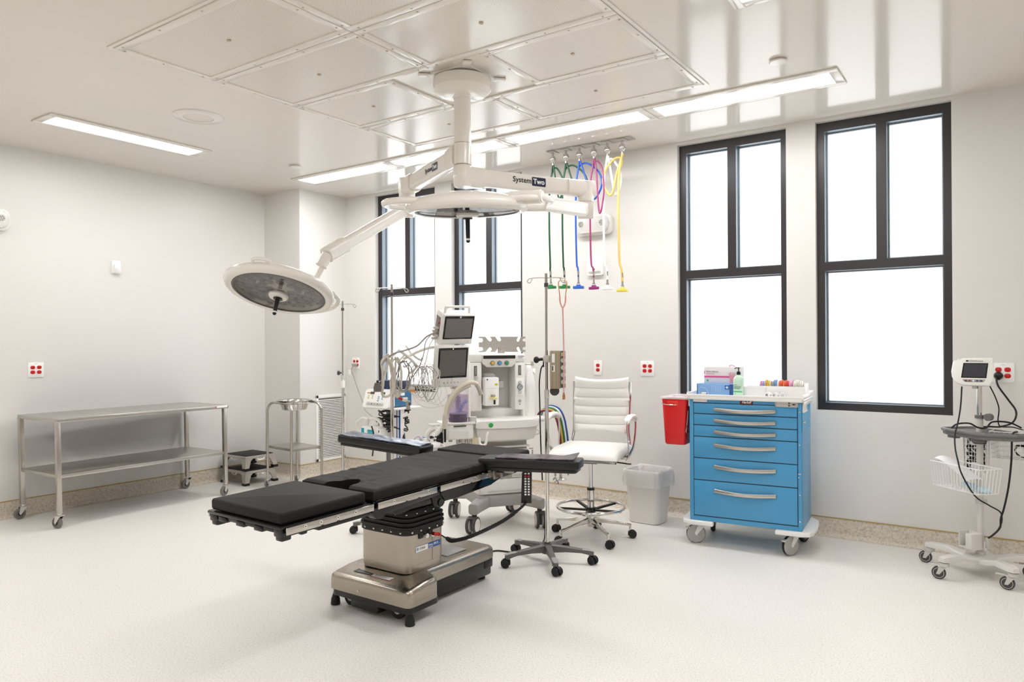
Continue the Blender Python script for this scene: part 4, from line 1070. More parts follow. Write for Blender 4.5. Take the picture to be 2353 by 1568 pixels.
for s in (-1, 1):
    B().tube([(s*.222, .10, .585), (s*.226, .20, .595), (s*.222, .268, .64), (s*.207, .285, .74), (s*.212, .305, .90), (s*.214, .318, 1.09)], lambda t: (.005, .012), 8, sm=5).build('back_frame', CHROME, r)
    # arm: chrome band loop and padded top
    B().tube([(s*.250, .02, .572), (s*.272, -.01, .595), (s*.284, -.06, .66), (s*.287, -.10, .735), (s*.287, -.115, .795), (s*.287, -.10, .838), (s*.287, -.03, .856), (s*.287, .08, .852), (s*.287, .15, .835), (s*.287, .168, .80), (s*.284, .16, .72), (s*.276, .12, .63), (s*.250, .06, .572)], lambda t: (.0045, .019), 8, sm=6, flat=(1, 0, 0)).build('arm_loop', CHROME, r)
    B().rings([[(s*.287+x, y, z+dz) for x, dz in rrect(.046*k, .024*k, .010*k, 3)] for y, z, k in ((-.118, .832, .6), (-.105, .850, .95), (-.03, .869, 1), (.07, .867, 1), (.14, .850, .95), (.165, .832, .6))]).build('arm_pad', LEA, r, sharp=60)
    B().box((s*.235, .04, .574), (.06, .07, .018), .004).build('arm_bracket', CHROME, r)

# ------------------------------------------------------------------ waste bin with liner
BINM = mat('white_bin_plastic', '#E6E1DA', .45)
r = thing('waste_bin', 'white plastic waste bin with a clear liner left of the blue cart', 'bin', (4.275, 5.215, 0), -2)
b = B(); rg = []
for w_, d_, z in ((.235, .195, 0), (.250, .210, .006), (.290, .245, .30), (.300, .255, .392), (.312, .266, .396), (.312, .266, .402), (.296, .25, .402), (.28, .235, .30), (.24, .20, .012)): rg.append([(x, y, z) for x, y in rrect(w_, d_, .05, 5)])
b.rings(rg).build('bin_body', BINM, r)
LIN = bpy.data.materials.new('clear_bag_plastic'); LIN.use_nodes = True
_n = LIN.node_tree; _p = _n.nodes['Principled BSDF']; _p.inputs['Base Color'].default_value = lin('#F4F2EF'); _p.inputs['Roughness'].default_value = .28
_o = _n.nodes['Material Output']; _t = _n.nodes.new('ShaderNodeBsdfTransparent'); _m = _n.nodes.new('ShaderNodeMixShader'); _m.inputs['Fac'].default_value = .52
_n.links.new(_t.outputs['BSDF'], _m.inputs[1]); _n.links.new(_p.outputs['BSDF'], _m.inputs[2]); _n.links.new(_m.outputs['Shader'], _o.inputs['Surface'])
rn = random.Random(11); b = B(); rg = []; K = 72
ph = [rn.uniform(0, 6.28) for _ in range(6)]
def lin_ring(w_, d_, z, am, zw=0.):
    base = rrect(w_, d_, .06, 17)
    out = []
    for i, (x, y) in enumerate(base):
        a = 2*PI*i/len(base); q = am*(math.sin(9*a+ph[0]+z*20)+.6*math.sin(17*a+ph[1]-z*30)+.4*math.sin(29*a+ph[2]))
        l = math.hypot(x, y); out.append((x+x/l*q, y+y/l*q, z+zw*math.sin(3*a+ph[3])+zw*.5*math.sin(5*a+ph[4])))
    return out
for w_, d_, z, am, zw in ((.335, .29, .288, .005, .012), (.335, .29, .32, .005, .006), (.335, .288, .37, .003, .002), (.328, .28, .402, .002, .003), (.316, .27, .412, .0015, .006), (.300, .254, .404, .002, .004), (.27, .23, .34, .006, .004), (.24, .20, .22, .006, .0)): rg.append(lin_ring(w_, d_, z, am, zw))
b.rings(rg, cap=False).build('bin_liner', LIN, r, sharp=80)
# ------------------------------------------------------------------ blue anesthesia cart
CB = mat('cart_blue', '#4A9ACA', .3, bump=.04, bscale=200); CBD = mat('cart_gap_dark', '#17334A', .5)
CWH = mat('cart_white_plastic', '#EFEDEA', .3); HAN = mat('handle_silver', '#C6C1BA', .28, metal=1)
CT = thing('medical_supply_cart', 'blue six-drawer medical cart with white top and bumpers', 'cart', (5.131, 4.828, 0), 5.5)
cw, cd, z0, z1 = .36, .44, .165, .998
B().bb(-cw, cw, .006, cd, z0, z1, .004).build('cabinet_body', CB, CT)
g = B().bb(-.333, .338, .0005, .0065, .197, .971).build('drawer_gap', CBD, CT)
b = B().bb(-cw, -.333, 0, .03, z0, z1, .003).bb(.338, cw, 0, .03, z0, z1, .003).bb(-.333, .338, 0, .03, .971, z1, .002).bb(-.333, .338, 0, .03, z0, .197, .002)
b.build('face_frame', CB, CT)
rows_ = [.968, .894, .817, .739, .593, .443, .200]
for i in range(6):
    a, c = rows_[i+1]+.004, rows_[i]-.002
    d = B().bb(-.329, .334, -.004, .006, a, c, .0025).build('drawer', CB, CT)
    zc = c-.038 if i < 3 else c-.050 if i < 5 else c-.062
    rg = []
    for k in range(13):
        t = k/12; x = -.190+.395*t; o = .012+.026*math.sin(PI*t); hh = .0135; zc_ = zc; zc = zc_-.009*math.sin(PI*t)
        rg.append([(x, -o, zc-hh), (x, -o-.006, zc-hh+.004), (x, -o-.008, zc), (x, -o-.006, zc+hh-.004), (x, -o, zc+hh), (x, -o+.004, zc)]); zc = zc_
    h = B().rings(rg).bb(-.190, -.178, -.014, -.003, zc-.013, zc+.013, .002).bb(.193, .205, -.014, -.003, zc-.013, zc+.013, .002)
    h.build('handle', HAN, d)
b = B().prism(rrect(.752, .49, .03, 4, 0, .225), .992, 1.012, .004)
b.bb(-.376, .376, -.02, -.010, 1.01, 1.028, .003).bb(-.376, -.364, -.015, .47, 1.01, 1.040, .003).bb(.364, .376, -.015, .47, 1.01, 1.040, .003).bb(-.376, .376, .458, .47, 1.01, 1.045, .003)
b.bb(.362, .374, .02, .17, .93, 1.0, .003).bb(.362, .376, .02, .17, .926, .934, .002).bb(.362, .372, .17, .44, .965, 1.0, .003)
b.bb(-.374, -.362, .02, .17, .94, 1.0, .003)
b.build('top_tray', CWH, CT)
B().bb(.3605, .363, .02, .40, .80, .965).build('side_panel', mat('side_panel_blue', '#2E9ED0', .35), CT)
B().cyl((.362, .05, .862), (.374, .05, .862), .009, seg=16).cyl((.374, .05, .862), (.378, .05, .862), .004, seg=8).build('side_lock', CHROME, CT)
# bumpers under the corners
for s in (-1, 1):
    b = B(); pl = [(s*.20, -.025), (s*.355, -.025), (s*.405, .0), (s*.425, .06), (s*.430, .22), (s*.42, .38), (s*.37, .46), (s*.20, .46), (s*.20, .44), (s*.33, .40), (s*.33, .03), (s*.20, .01)]
    if s < 0: pl.reverse()
    b.prism(pl, .135, .167, .009, seg=3)
    b.build('bumper', CWH, CT)
FORKW = mat('fork_white_metal', '#DCDCD8', .4)
for x, y, a, lk in ((-.30, .06, 205, True), (.305, .06, 235, True), (-.30, .385, 100, False), (.305, .385, 70, False)):
    if lk: fork_caster(CT, x, y, .137, .064, .032, a, FORKW, HUBG, HUBG, True, CHROME)
    else: fork_caster(CT, x, y, .137, .060, .032, a, FORKW, BLACKS, HUBG)
for x, y, a, lk in ((-.30, .06, 205, True), (.305, .06, 235, True)):
    M = T(x, y, 0) @ RZ(a)
    B(M).lathe([(.0645, -.010), (.0655, 0), (.0645, .010)], 32, M=T(.064*.55, 0, .064) @ Matrix.Rotation(R(90), 4, 'X'), cap=False).build('caster_tread', BLACKS, CT)
b = B()
for z in (.93, .72, .40, .23): b.cyl((.349, -.002, z), (.349, .002, z), .0045, seg=10)
for z in (.535, .512): b.cyl((.343, -.002, z), (.343, .002, z), .004, seg=8)
b.cyl((.352, -.002, .535), (.352, .002, .535), .004, seg=8)
b.build('frame_screw', CHROME, CT)
FM = face((0, 0, 0), (1, 0, 0))
B(FM).prism(rrect(.094, .020, .004, cx=-.287, cy=.985-.0), .0, .004, .001).build('data_plate', mat('plate_pink_white', '#E8D9D2', .5), CT)
p = B(FM).prism(rrect(.083, .031, .004, cx=.02, cy=.981), .0, .005, .0015).build('brand_plate', mat('brand_maroon', '#5A1F22', .35), CT)
text_mesh('Harloff', .021, FM @ T(.02, .982, .0054), BRIGHT, 'lettering', p, .0006, .98, 'CENTER', shear=.25)
k = B(FM).prism(rrect(.140, .040, .007, cx=.272, cy=.980), .0, .012, .003).build('keypad_lock', mat('lock_silver', '#B9B4AC', .35, metal=.6), CT)
b = B(FM)
for i in range(5):
    for j in range(2): b.prism(rrect(.009, .009, .002, 2, .220+i*.0135, .972+j*.015), .011, .0138, .001)
b.build('keypad_key', LGREY, k)
B(FM).cyl((.288, .972, .011), (.288, .972, .0145), .006, seg=12).cyl((.288, .988, .011), (.288, .988, .0145), .006, seg=12).build('lock_dial', DGREY, k)
B(FM).prism([(.302, .979), (.316, .974), (.330, .979), (.316, .984)], .011, .015, .001).build('lock_slot', BLACK, k)

# things on the cart top (world placed through the cart frame)
CM = T(5.131, 4.828, 0) @ RZ(5.5)
def on_cart(x, y, z=1.0125): v = CM @ V(x, y, z); return (v.x, v.y, v.z)
PKT = mat('box_print_pink', '#D9528E', .5); CARD = mat('white_card', '#E4DFE2', .5)
r = thing('glove_box', 'white and pink glove box standing on top of the blue glove box', 'box', on_cart(-.175, .215, 1.0945), 2.5)
B().bb(-.125, .125, -.055, .055, 0, .115, .003).build('carton', CARD, r)
F2 = face((0, -.0555, 0), (1, 0, 0))
b = B(F2).bb(-.122, .07, .040, .052, 0, .001).bb(-.124, -.118, .066, .086, 0, .001); b.build('printed_band', PKT, r)
text_mesh('Exam Gloves', .016, F2 @ T(-.108, .082, .0008), mat('print_grey', '#6C6A78', .5), 'lettering', r, 0, 1, 'LEFT'); text_mesh('Powder-Free', .011, F2 @ T(-.108, .066, .0008), PKT, 'lettering', r, 0, 1, 'LEFT')
# a printed hand
hd = B(F2); hx_, hy_ = .070, .044
hd.prism([(hx_-.012, .004), (hx_+.012, .004), (hx_+.014, .030), (hx_+.018, .052), (hx_-.018, .052), (hx_-.014, .030)], .0005, .0016)
for k, (dx, L, an) in enumerate(((-.014, .024, 14), (-.005, .030, 4), (.005, .029, -6), (.014, .023, -16))):
    a = R(an); hd.prism([(hx_+dx-.004, .050), (hx_+dx+.004, .050), (hx_+dx+.003-math.sin(a)*L, .050+L), (hx_+dx-.003-math.sin(a)*L, .050+L)], .0005, .0016)
hd.prism([(hx_+.012, .026), (hx_+.018, .036), (hx_+.034, .052), (hx_+.030, .056)], .0005, .0016)
hd.build('printed_hand', mat('print_skin_pink', '#DD97A6', .5), r)
B(F2).bb(-.106, -.092, .012, .026, 0, .001).build('printed_mark', mat('print_teal', '#4FB58F', .5), r)
B().tube([(.035, 0, .114), (.050, -.01, .126), (.065, .0, .123), (.075, .012, .114)], .005, 6).build('glove_tip', mat('glove_pink', '#E8B4C8', .5), r)
r = thing('glove_box', 'blue glove box lying flat at the back left of the cart top', 'box', on_cart(-.205, .195, 1.0125), 3)
BLB = mat('box_blue', '#7FA9DA', .45)
B().bb(-.135, .135, -.075, .075, 0, .0815, .003).build('carton', BLB, r)
F3 = face((0, -.0755, 0), (1, 0, 0))
B(F3).bb(-.1345, -.129, .004, .078, 0, .001).bb(.092, .134, .001, .080, 0, .001).build('dark_edge_print', mat('box_navy', '#2F5797', .45), r)
b = B(F3)
for k in range(6): b.bb(-.03+k*.012, -.0265+k*.012, .030+.006*math.sin(k*2), .070, 0, .001)
b.build('printed_stripes', mat('box_pale_blue', '#A9C6E8', .5), r)
B(F3).tube([(-.115, .004, .001), (-.113, .050, .001), (-.09, .052, .001), (-.062, .038, .001), (-.055, .004, .001)], .0012, 4).build('printed_outline', mat('box_line', '#D5E2F2', .5), r)
q = B(F3).bb(.062, .090, .044, .072, .0005, .0016).build('printed_badge', mat('badge_blue', '#1E62B8', .4), r)
B(F3).bb(.067, .085, .055, .061, .0012, .0022).bb(.073, .079, .049, .067, .0012, .0022).build('printed_cross', BRIGHT, q)
r = thing('sanitizer_bottle', 'pale green pump bottle of hand sanitizer on the cart top', 'bottle', on_cart(-.050, .095), 3)
b = B(); rg = []
for w_, d_, z in ((.062, .040, 0), (.068, .046, .004), (.068, .046, .112), (.066, .044, .122), (.054, .038, .132), (.034, .032, .139), (.026, .026, .142), (.026, .026, .148)): rg.append([(x, y, z) for x, y in rrect(w_, d_, min(w_, d_)*.4, 4)])
b.rings(rg).build('bottle_body', mat('mint_plastic', '#CBE9D3', .25), r)
F4 = face((0, -.0235, 0), (1, 0, 0))
B(F4).bb(-.028, .030, .030, .037, 0, .0012).build('green_band', mat('label_green', '#3DBB73', .5), r)
b = B(F4)
for z, w_ in ((.078, .02), (.068, .045), (.060, .048), (.053, .040), (.016, .012)): b.bb(-.026, -.026+w_, z, z+.0028, 0, .0010)
b.build('label_print', mat('print_dark_green', '#5C7F6C', .5), r)
b = B().cyl((0, 0, .147), (0, 0, .165), .0135, seg=18).cyl((0, 0, .165), (0, 0, .170), .010, seg=14).cyl((0, 0, .168), (0, 0, .192), .0035, seg=10).box((-.006, 0, .194), (.030, .011, .006), .002).cyl((-.018, 0, .193), (-.027, 0, .189), .003, seg=8)
b.build('pump', BLACK, r)
WT = mat('translucent_white', '#F0EFF0', .3)
r = thing('plastic_tray', 'low white plastic tray behind the sanitizer bottle on the cart', 'tray', on_cart(.055, .19), 2)
b = B(); rg = []
for w_, d_, z in ((.14, .17, 0), (.15, .18, .004), (.166, .196, .060), (.172, .202, .063), (.172, .202, .066), (.160, .19, .066), (.144, .174, .006)): rg.append([(x, y, z) for x, y in rrect(w_, d_, .015, 3)])
b.rings(rg).build('tray_shell', WT, r)
r = thing('label_dispenser', 'white dispenser bin filled with coloured label rolls on the cart', 'dispenser', on_cart(.222, .165), 2)
b = B().bb(-.150, .150, -.075, .075, 0, .004).bb(-.150, .150, -.075, -.071, 0, .076, .001).bb(-.150, .150, .071, .075, 0, .095, .001).bb(-.146, .146, -.071, .071, .046, .050).bb(-.150, -.146, -.071, .071, 0, .075, .001).bb(.146, .150, -.071, .071, 0, .095, .001)
b.build('bin_shell', CWH, r)
cols = ['#B7A3A8', '#D58BC8', '#8FB3DC', '#E2A63A', '#D8B53C', '#E0CFA8', '#A89B94', '#8E9AAE', '#6FA0D6', '#E8E4DE', '#E8622C', '#E0552A', '#E8703C', '#DF4A33', '#CF3A35', '#E7A6BE', '#E39AC0', '#EDE6D4', '#EEE9DC', '#E9E3D2', '#F0ECE2', '#EFEBE2']
rn = random.Random(4); names_ = ['mauve', 'pink', 'pale blue', 'amber', 'yellow', 'cream', 'taupe', 'slate blue', 'sky blue', 'white', 'orange', 'deep orange', 'bright orange', 'vermilion', 'red', 'rose', 'orchid', 'ivory', 'cream white', 'pale ivory', 'off-white', 'chalk white']
x = -.138
for i, c in enumerate(cols):
    w_ = .0108; rr_ = .026+.006*rn.random(); p_ = on_cart(.222+x+w_/2, .125, 1.092+.010*rn.random())
    M = Matrix.Rotation(R(90), 4, 'Y')
    lr = B(M).lathe([(.012, -w_/2+.0005), (rr_, -w_/2+.0005), (rr_, w_/2-.0005), (.012, w_/2-.0005), (.012, -w_/2+.0005)], 20, cap=False).build('label_roll', mat('label_roll_%d' % i, c, .5))
    tag(place(lr, p_, 7), '%s label roll, number %d from the left in the white dispenser' % (names_[i], i+1) if False else '%s label roll standing in the white dispenser on the cart' % names_[i], 'label roll', 'coloured label rolls in the dispenser')
    x += .0125
for i, (dx, dy) in enumerate(((.150, .045), (.195, .040), (.240, .045))):
    M = Matrix.Rotation(R(90), 4, 'X')
    cr = B(M).lathe([(.010, -.022), (.019, -.022), (.019, .022), (.010, .022), (.010, -.022)], 22, cap=False).build('tape_roll', WT)
    tag(place(cr, on_cart(dx, dy, 1.0315), -8+10*i), 'white tape roll lying at the front right of the cart, %s' % ('leftmost of three', 'middle of three', 'rightmost of three')[i], 'tape', 'white tape rolls on the cart')
r = thing('laryngoscope_blade_case', 'small black and silver case at the front left of the cart top', 'case', on_cart(-.305, .02), 0)
B().bb(-.045, .02, -.012, .012, 0, .010, .002).build('case_body', BLACK, r); B().cyl((.03, 0, .014), (.06, 0, .014), .014, seg=16).build('metal_cap', CHROME, r); B().cyl((.02, 0, .012), (.03, 0, .012), .010, seg=14).build('tan_ring', mat('tan_ring', '#C9A37B', .5), r)
# red sharps container on the left side
SR = mat('sharps_red', '#E01B1E', .32)
r = thing('sharps_container', 'red sharps container with clear lid hung on the cart side', 'sharps container', tuple(CM @ V(-.472, .15, .668)), 5.5)
b = B(); rg = []
for w_, d_, z in ((.135, .235, 0), (.148, .25, .010), (.176, .275, .290), (.182, .28, .31), (.182, .28, .318)): rg.append([(x, y, z) for x, y in rrect(w_, d_, .022, 4)])
b.rings(rg).build('container_body', SR, r)
B().bb(-.05, .03, -.142, -.134, .272, .306, .003).build('front_latch', mat('sharps_red_bright', '#F03325', .3), r)
LID = bpy.data.materials.new('clear_lid_plastic'); LID.use_nodes = True
_n = LID.node_tree; _p = _n.nodes['Principled BSDF']; _p.inputs['Base Color'].default_value = lin('#F6ECEC'); _p.inputs['Roughness'].default_value = .15
_o = _n.nodes['Material Output']; _t = _n.nodes.new('ShaderNodeBsdfTransparent'); _m = _n.nodes.new('ShaderNodeMixShader'); _m.inputs['Fac'].default_value = .7
_n.links.new(_t.outputs['BSDF'], _m.inputs[1]); _n.links.new(_p.outputs['BSDF'], _m.inputs[2]); _n.links.new(_m.outputs['Shader'], _o.inputs['Surface'])
B().prism(rrect(.202, .30, .02, 4), .318, .334, .004).prism(rrect(.13, .15, .02, 4, .02, .03), .334, .341, .003).build('lid', LID, r)
b = B().tube([(.098, -.10, .295), (.0, -.1465, .278), (-.09, -.138, .285), (-.097, .10, .288)], .003, 6, sm=2).tube([(.094, -.12, .24), (.092, -.128, .18), (.084, -.13, .11), (.083, -.12, .085), (.098, -.08, .088)], .003, 6)
b.build('wire_bracket', CHROME, r)
B().cyl((.084, -.12, .325), (.104, -.12, .325), .014, seg=18).build('bracket_knob', LGREY, r)
# ------------------------------------------------------------------ video laryngoscope stand at the right edge
STW = mat('stand_grey_white', '#D9D5CF', .35); TRG = mat('tray_grey', '#6F6D6C', .45)
VX, VY = 6.438, 5.105
vs = thing('video_stand', 'grey five-legged rolling stand with small monitor and baskets at the right edge', 'rolling stand', (VX, VY, 0), 17)
b = B(); N = 60; ring_t = []
def leg_shape():
    rgs = []
    return rgs
for k in range(5):
    M = RZ(72*k); rg = []
    for x, zt, zb, w_ in ((.0, .118, .085, .075), (.07, .116, .084, .056), (.12, .120, .090, .038), (.17, .134, .104, .031), (.24, .133, .103, .030), (.285, .131, .103, .029), (.305, .126, .103, .018)):
        rg.append([(x, -w_, zb), (x, w_, zb), (x, w_, zt-.010), (x, w_*.75, zt), (x, -w_*.75, zt), (x, -w_, zt-.010)])
    B(M).rings(rg).build('leg', STW, vs)
B().cyl((0, 0, .083), (0, 0, .122), .085, .075, seg=30).build('base_hub', STW, vs)
for k, a in ((0, 185), (1, 160), (2, 168), (3, 176), (4, 170)):
    an = 72*k; x, y = .280*math.cos(R(an)), .280*math.sin(R(an)); M = T(x, y, 0) @ RZ(a-17)
    b = B(M).cyl((0, 0, .078), (0, 0, .098), .025, seg=18)
    b.prism([(-.026, .045), (.022, .085), (.026, .062), (.0, .030), (-.035, .028)], -.017, -.013, M=Matrix(((1, 0, 0, 0), (0, 0, 1, 0), (0, 1, 0, 0), (0, 0, 0, 1)))) if False else None
    for s in (-1, 1): b.rings([[(.024, s*.017, .078), (-.012, s*.017, .078), (.022, s*.017, .030), (.040, s*.017, .030)], [(.024, s*.012, .078), (-.012, s*.012, .078), (.022, s*.012, .030), (.040, s*.012, .030)]])
    b.box((.01, 0, .076), (.045, .034, .012), .004); b.box((.055, 0, .080), (.055, .022, .007), .003)
    c = b.build('caster', LGREY, vs)
    Q = M @ T(.028, 0, .037) @ Matrix.Rotation(R(90), 4, 'X')
    wh = B(Q).lathe([(.004, -.010), (.027, -.010), (.034, -.009), (.037, -.005), (.037, .005), (.034, .009), (.027, .010), (.004, .010)], 28).build('wheel', DGREY, c)
    B(Q).lathe([(.026, -.0108), (.0285, -.0108), (.0285, .0108), (.026, .0108)], 28, cap=False).build('wheel_ring', LGREY, c)
B().cyl((0, 0, .12), (0, 0, .14), .025, seg=20).cyl((0, 0, .13), (0, 0, .93), .0185, seg=24).build('lower_pole', STW, vs)
B().cyl((0, 0, .93), (0, 0, 1.17), .0135, seg=20).build('upper_pole', CHROME, vs)
B().cyl((0, 0, .42), (0, 0, .448), .024, seg=20).box((.026, 0, .434), (.02, .02, .026), .003).build('pole_clip', LGREY, vs)
c = B().cyl((0, 0, .925), (0, 0, .943), .025, seg=20).build('height_clamp', TRG, vs)
B(RZ(-40)).cyl((.02, 0, .935), (.05, 0, .935), .008, seg=12).cyl((.052, -.022, .935), (.052, .012, .935), .021, seg=22).build('clamp_knob', TRG, c)
# cradle box near the base, turned like the baskets
QM = RZ(-61) 
b = B(QM); b.bb(-.055, -.047, -.10, -.035, .165, .255, .003).bb(-.055, .045, -.035, -.024, .165, .255, .003).bb(.0, .045, -.105, -.024, .165, .253, .004).bb(-.055, .045, -.10, -.024, .160, .168, .002)
b.build('accessory_cradle', STW, vs)
B(QM).bb(.045, .062, -.012, .012, .168, .232, .004).build('cradle_clip', LGREY, vs)
# grey tray
TMv = RZ(-64)
pl = [(-.175, -.10), (-.11, -.125), (.10, -.125), (.16, -.10), (.24, .02), (.25, .10), (-.16, .10), (-.175, .06)]
b = B(TMv); b.prism(pl, .815, .845, .008, seg=3)
for p0, p1 in zip(pl, pl[1:]+pl[:1]): b.cyl((p0[0], p0[1], .846), (p1[0], p1[1], .846), .011, seg=8); b.sph((p0[0], p0[1], .846), .011, 8)
ty = b.build('instrument_tray', TRG, vs)
B(TMv).bb(-.15, -.09, -.09, -.05, .795, .818, .004).bb(.06, .11, -.10, -.06, .793, .818, .004).build('tray_hook', TRG, ty)
B(TMv).cyl((0, 0, .775), (0, 0, .818), .034, .042, seg=20).build('tray_socket', DGREY, ty)
# wire baskets
WIRE = mat('white_coated_wire', '#EFEDEA', .35)
def basket(M, x0, x1, y0, y1, zb, zt, nx, ny, nz, tap, name, r_=.0021):
    def P(u, v, w_): # u,v in 0..1 around, w_ height 0..1
        k = tap*(1-w_); cx, cy = (x0+x1)/2, (y0+y1)/2
        return (cx+(x0+(x1-x0)*u-cx)*(1-k), cy+(y0+(y1-y0)*v-cy)*(1-k), zb+(zt-zb)*w_)
    b = B(M)
    for w_ in [i/nz for i in range(nz+1)]:
        q = [P(0, 0, w_), P(1, 0, w_), P(1, 1, w_), P(0, 1, w_)]
        for i in range(4): b.cyl(q[i], q[(i+1) % 4], r_*1.7 if w_ == 1 else r_, seg=6)
    for i in range(nx+1):
        u = i/nx; b.cyl(P(u, 0, 0), P(u, 0, 1), r_, seg=5); b.cyl(P(u, 1, 0), P(u, 1, 1), r_, seg=5); b.cyl(P(u, 0, 0), P(u, 1, 0), r_, seg=5)
    for j in range(1, ny):
        v = j/ny; b.cyl(P(0, v, 0), P(0, v, 1), r_, seg=5); b.cyl(P(1, v, 0), P(1, v, 1), r_, seg=5); b.cyl(P(0, v, 0), P(1, v, 0), r_, seg=5)
    return b.build(name, WIRE, vs)
BM_ = RZ(-60.5)                                   # world heading -43.5
basket(BM_, -.175, .185, -.185, -.035, .512, .655, 16, 6, 1, .10, 'wire_basket')
basket(RZ(-17), -.085, .045, .015, .16, .60, .815, 9, 6, 9, .05, 'wire_mesh_basket', .0016)
basket(RZ(-30), .055, .36, -.03, .13, .70, .855, 12, 7, 6, .08, 'wire_mesh_basket', .0016)
B(BM_).box((.01, -.03, .62), (.06, .012, .09), .003).box((.01, -.018, .62), (.03, .02, .05), .003).build('basket_bracket', LGREY, vs)
# monitor
MW = mat('monitor_white', '#F1EFEA', .3)
mn = thing('video_monitor', 'small white video laryngoscope monitor with dark screen on the rolling stand', 'monitor', (VX-.022, VY-.035, 1.200), 1.5)
MM = face((0, 0, 0), (1, 0, 0), (0, .16, 1))
pl = [(-.118, .0), (-.110, .055), (-.100, .066), (-.078, .066), (-.072, .074), (-.060, .080), (.085, .083), (.094, .076), (.094, .02), (.086, -.055), (.080, -.078), (.070, -.084), (-.055, -.082), (-.085, -.072), (-.105, -.052), (-.115, -.03)]
B(MM).prism(pl, -.03, .012, .009, seg=3).build('monitor_body', MW, mn)
B(MM).prism([(-.068, -.038), (.058, -.038), (.068, .050), (-.056, .050)], .0115, .0128).build('screen_frame', SCRBLK, mn)
B(MM).prism([(-.061, -.032), (.052, -.032), (.061, .044), (-.051, .044)], .0125, .0136).build('screen', mat('screen_blue_grey', '#3C3D44', .18), mn)
p = B(MM).prism([(-.060, -.047), (.052, -.047), (.050, -.055), (.042, -.062), (-.046, -.063), (-.054, -.058)], .0115, .0135, .001).build('button_strip', mat('strip_grey', '#918E92', .4), mn)
for i, c in enumerate(('#3B3B4A', '#9B2F3A', '#F2F0F0', '#3B3F5C', '#2C3048')):
    B(MM).cyl((-.044+i*.019, -.055, .0132), (-.044+i*.019, -.055, .0152), .0052, seg=14).build('button', mat('button_%d' % i, c, .4), p)
B(MM).box((.045, -.053, .0138), (.004, .004, .001)).build('power_light', BRIGHT, p)
q = B(MM).bb(-.043, -.030, .058, .0675, .0115, .0135, .001).build('logo', NAVY, mn)
text_mesh('GlideScope', .0145, MM @ T(-.027, .0625, .0126), mat('print_dark_grey', '#55545A', .4), 'lettering', mn, 0, 1.05, 'LEFT')
B(MM).box((.0, -.02, -.045), (.07, .06, .03), .006).cyl((0, -.095, -.04), (0, -.02, -.04), .016, seg=16).build('pole_mount', LGREY, mn)
# cables
def cable(name, pts, rad, label, cat='cable', m=BLACKS, sm=8, group=None):
    o = Vector(pts[0]); ob = B().tube([Vector(p)-o for p in pts], rad, 8, sm=sm).build(name, m); ob.location = o
    return tag(ob, label, cat, group)
cable('video_cable', [(6.352, 5.055, 1.112), (6.347, 5.03, 1.00), (6.334, 5.0, .90), (6.320, 4.975, .83), (6.325, 4.92, .76), (6.340, 4.87, .70), (6.362, 4.85, .62), (6.42, 4.90, .50), (6.485, 4.95, .445), (6.535, 5.03, .40), (6.545, 5.05, .365), (6.540, 5.055, .32), (6.515, 5.05, .27), (6.480, 5.045, .235)], .0042, 'black cable hanging from the video monitor in front of the white wire basket')
cable('video_cable', [(6.62, 5.06, .86), (6.604, 5.02, .858), (6.596, 4.98, .83), (6.592, 4.99, .70), (6.578, 5.02, .55), (6.556, 5.048, .42), (6.540, 5.06, .355), (6.535, 5.06, .30), (6.50, 5.045, .255), (6.478, 5.035, .238)], .0052, 'black cable hanging over the right side of the grey tray to near the floor')
cable('power_cable', [(6.515, 5.50, 1.160), (6.515, 5.46, 1.145), (6.525, 5.44, 1.10), (6.575, 5.42, 1.02), (6.615, 5.40, .95), (6.60, 5.34, .89), (6.54, 5.24, .868), (6.48, 5.16, .872), (6.42, 5.20, .86)], .0055, 'thick black power cord curving from the wall outlet behind the video monitor', 'cord')
cable('monitor_cable', [(6.490, 5.11, 1.115), (6.515, 5.15, 1.05), (6.532, 5.18, .98), (6.527, 5.19, .91), (6.54, 5.18, .875), (6.60, 5.20, .872), (6.66, 5.24, .85)], .0034, 'thin black cord running from the video monitor down to the grey tray', 'cord')
cable('looped_lead', [(6.300, 5.04, .865), (6.33, 5.02, .892), (6.39, 5.03, .898), (6.43, 5.05, .875), (6.47, 5.12, .868), (6.50, 5.17, .90), (6.58, 5.22, .897), (6.64, 5.26, .865)], .005, 'black lead looped along the rear edge of the grey tray')
o = B().lathe([(.024, 0), (.026, .008), (.020, .03), (.010, .036)], 20, M=Matrix.Rotation(R(90), 4, 'X')).box((0, -.02, -.012), (.018, .022, .03), .004).build('plug', BLACK); place(o, (6.525, YW-.009, 1.162)); tag(o, 'black plug in the lower left socket of the outlet behind the video monitor', 'plug')
# things in the baskets
rn = random.Random(8)
for i in range(4):
    cx, cy = VX-.02, VY+.088; pts = []
    for k in range(14):
        a = 2*PI*k/13*1.6+i; pts.append((cx+(.030+.012*rn.random())*math.cos(a)*1.2, cy+(.030+.01*rn.random())*math.sin(a), .635+.04*i+.028*math.sin(a*1.3+i)+.01*rn.random()))
    cable('coiled_cable', pts, .0055, ['lowest', 'second lowest', 'third lowest', 'topmost'][i]+' coil of black cable inside the mesh basket behind the pole', 'cable', sm=5)
for i in range(2):
    pts = []
    for k in range(12):
        a = 2*PI*k/11*1.5+i*2; q = Matrix.Rotation(R(-13), 3, 'Z') @ V(.20+.08*i+.035*math.cos(a), .05+.03*math.sin(a), .745+.03*math.sin(a*.9)+.02*i); pts.append((VX+q.x, VY+q.y, q.z))
    cable('coiled_cable', pts, .0045, ('left', 'right')[i]+' coil of black cable inside the right-hand mesh basket', 'cable', sm=5)
W2 = T(VX, VY, 0) @ RZ(-43.5)
def pap(u, v): return (-.165+.25*u, -.165+.11*v, .672-.10*u**1.4+.012*math.sin(PI*v)+.004*math.sin(7*u))
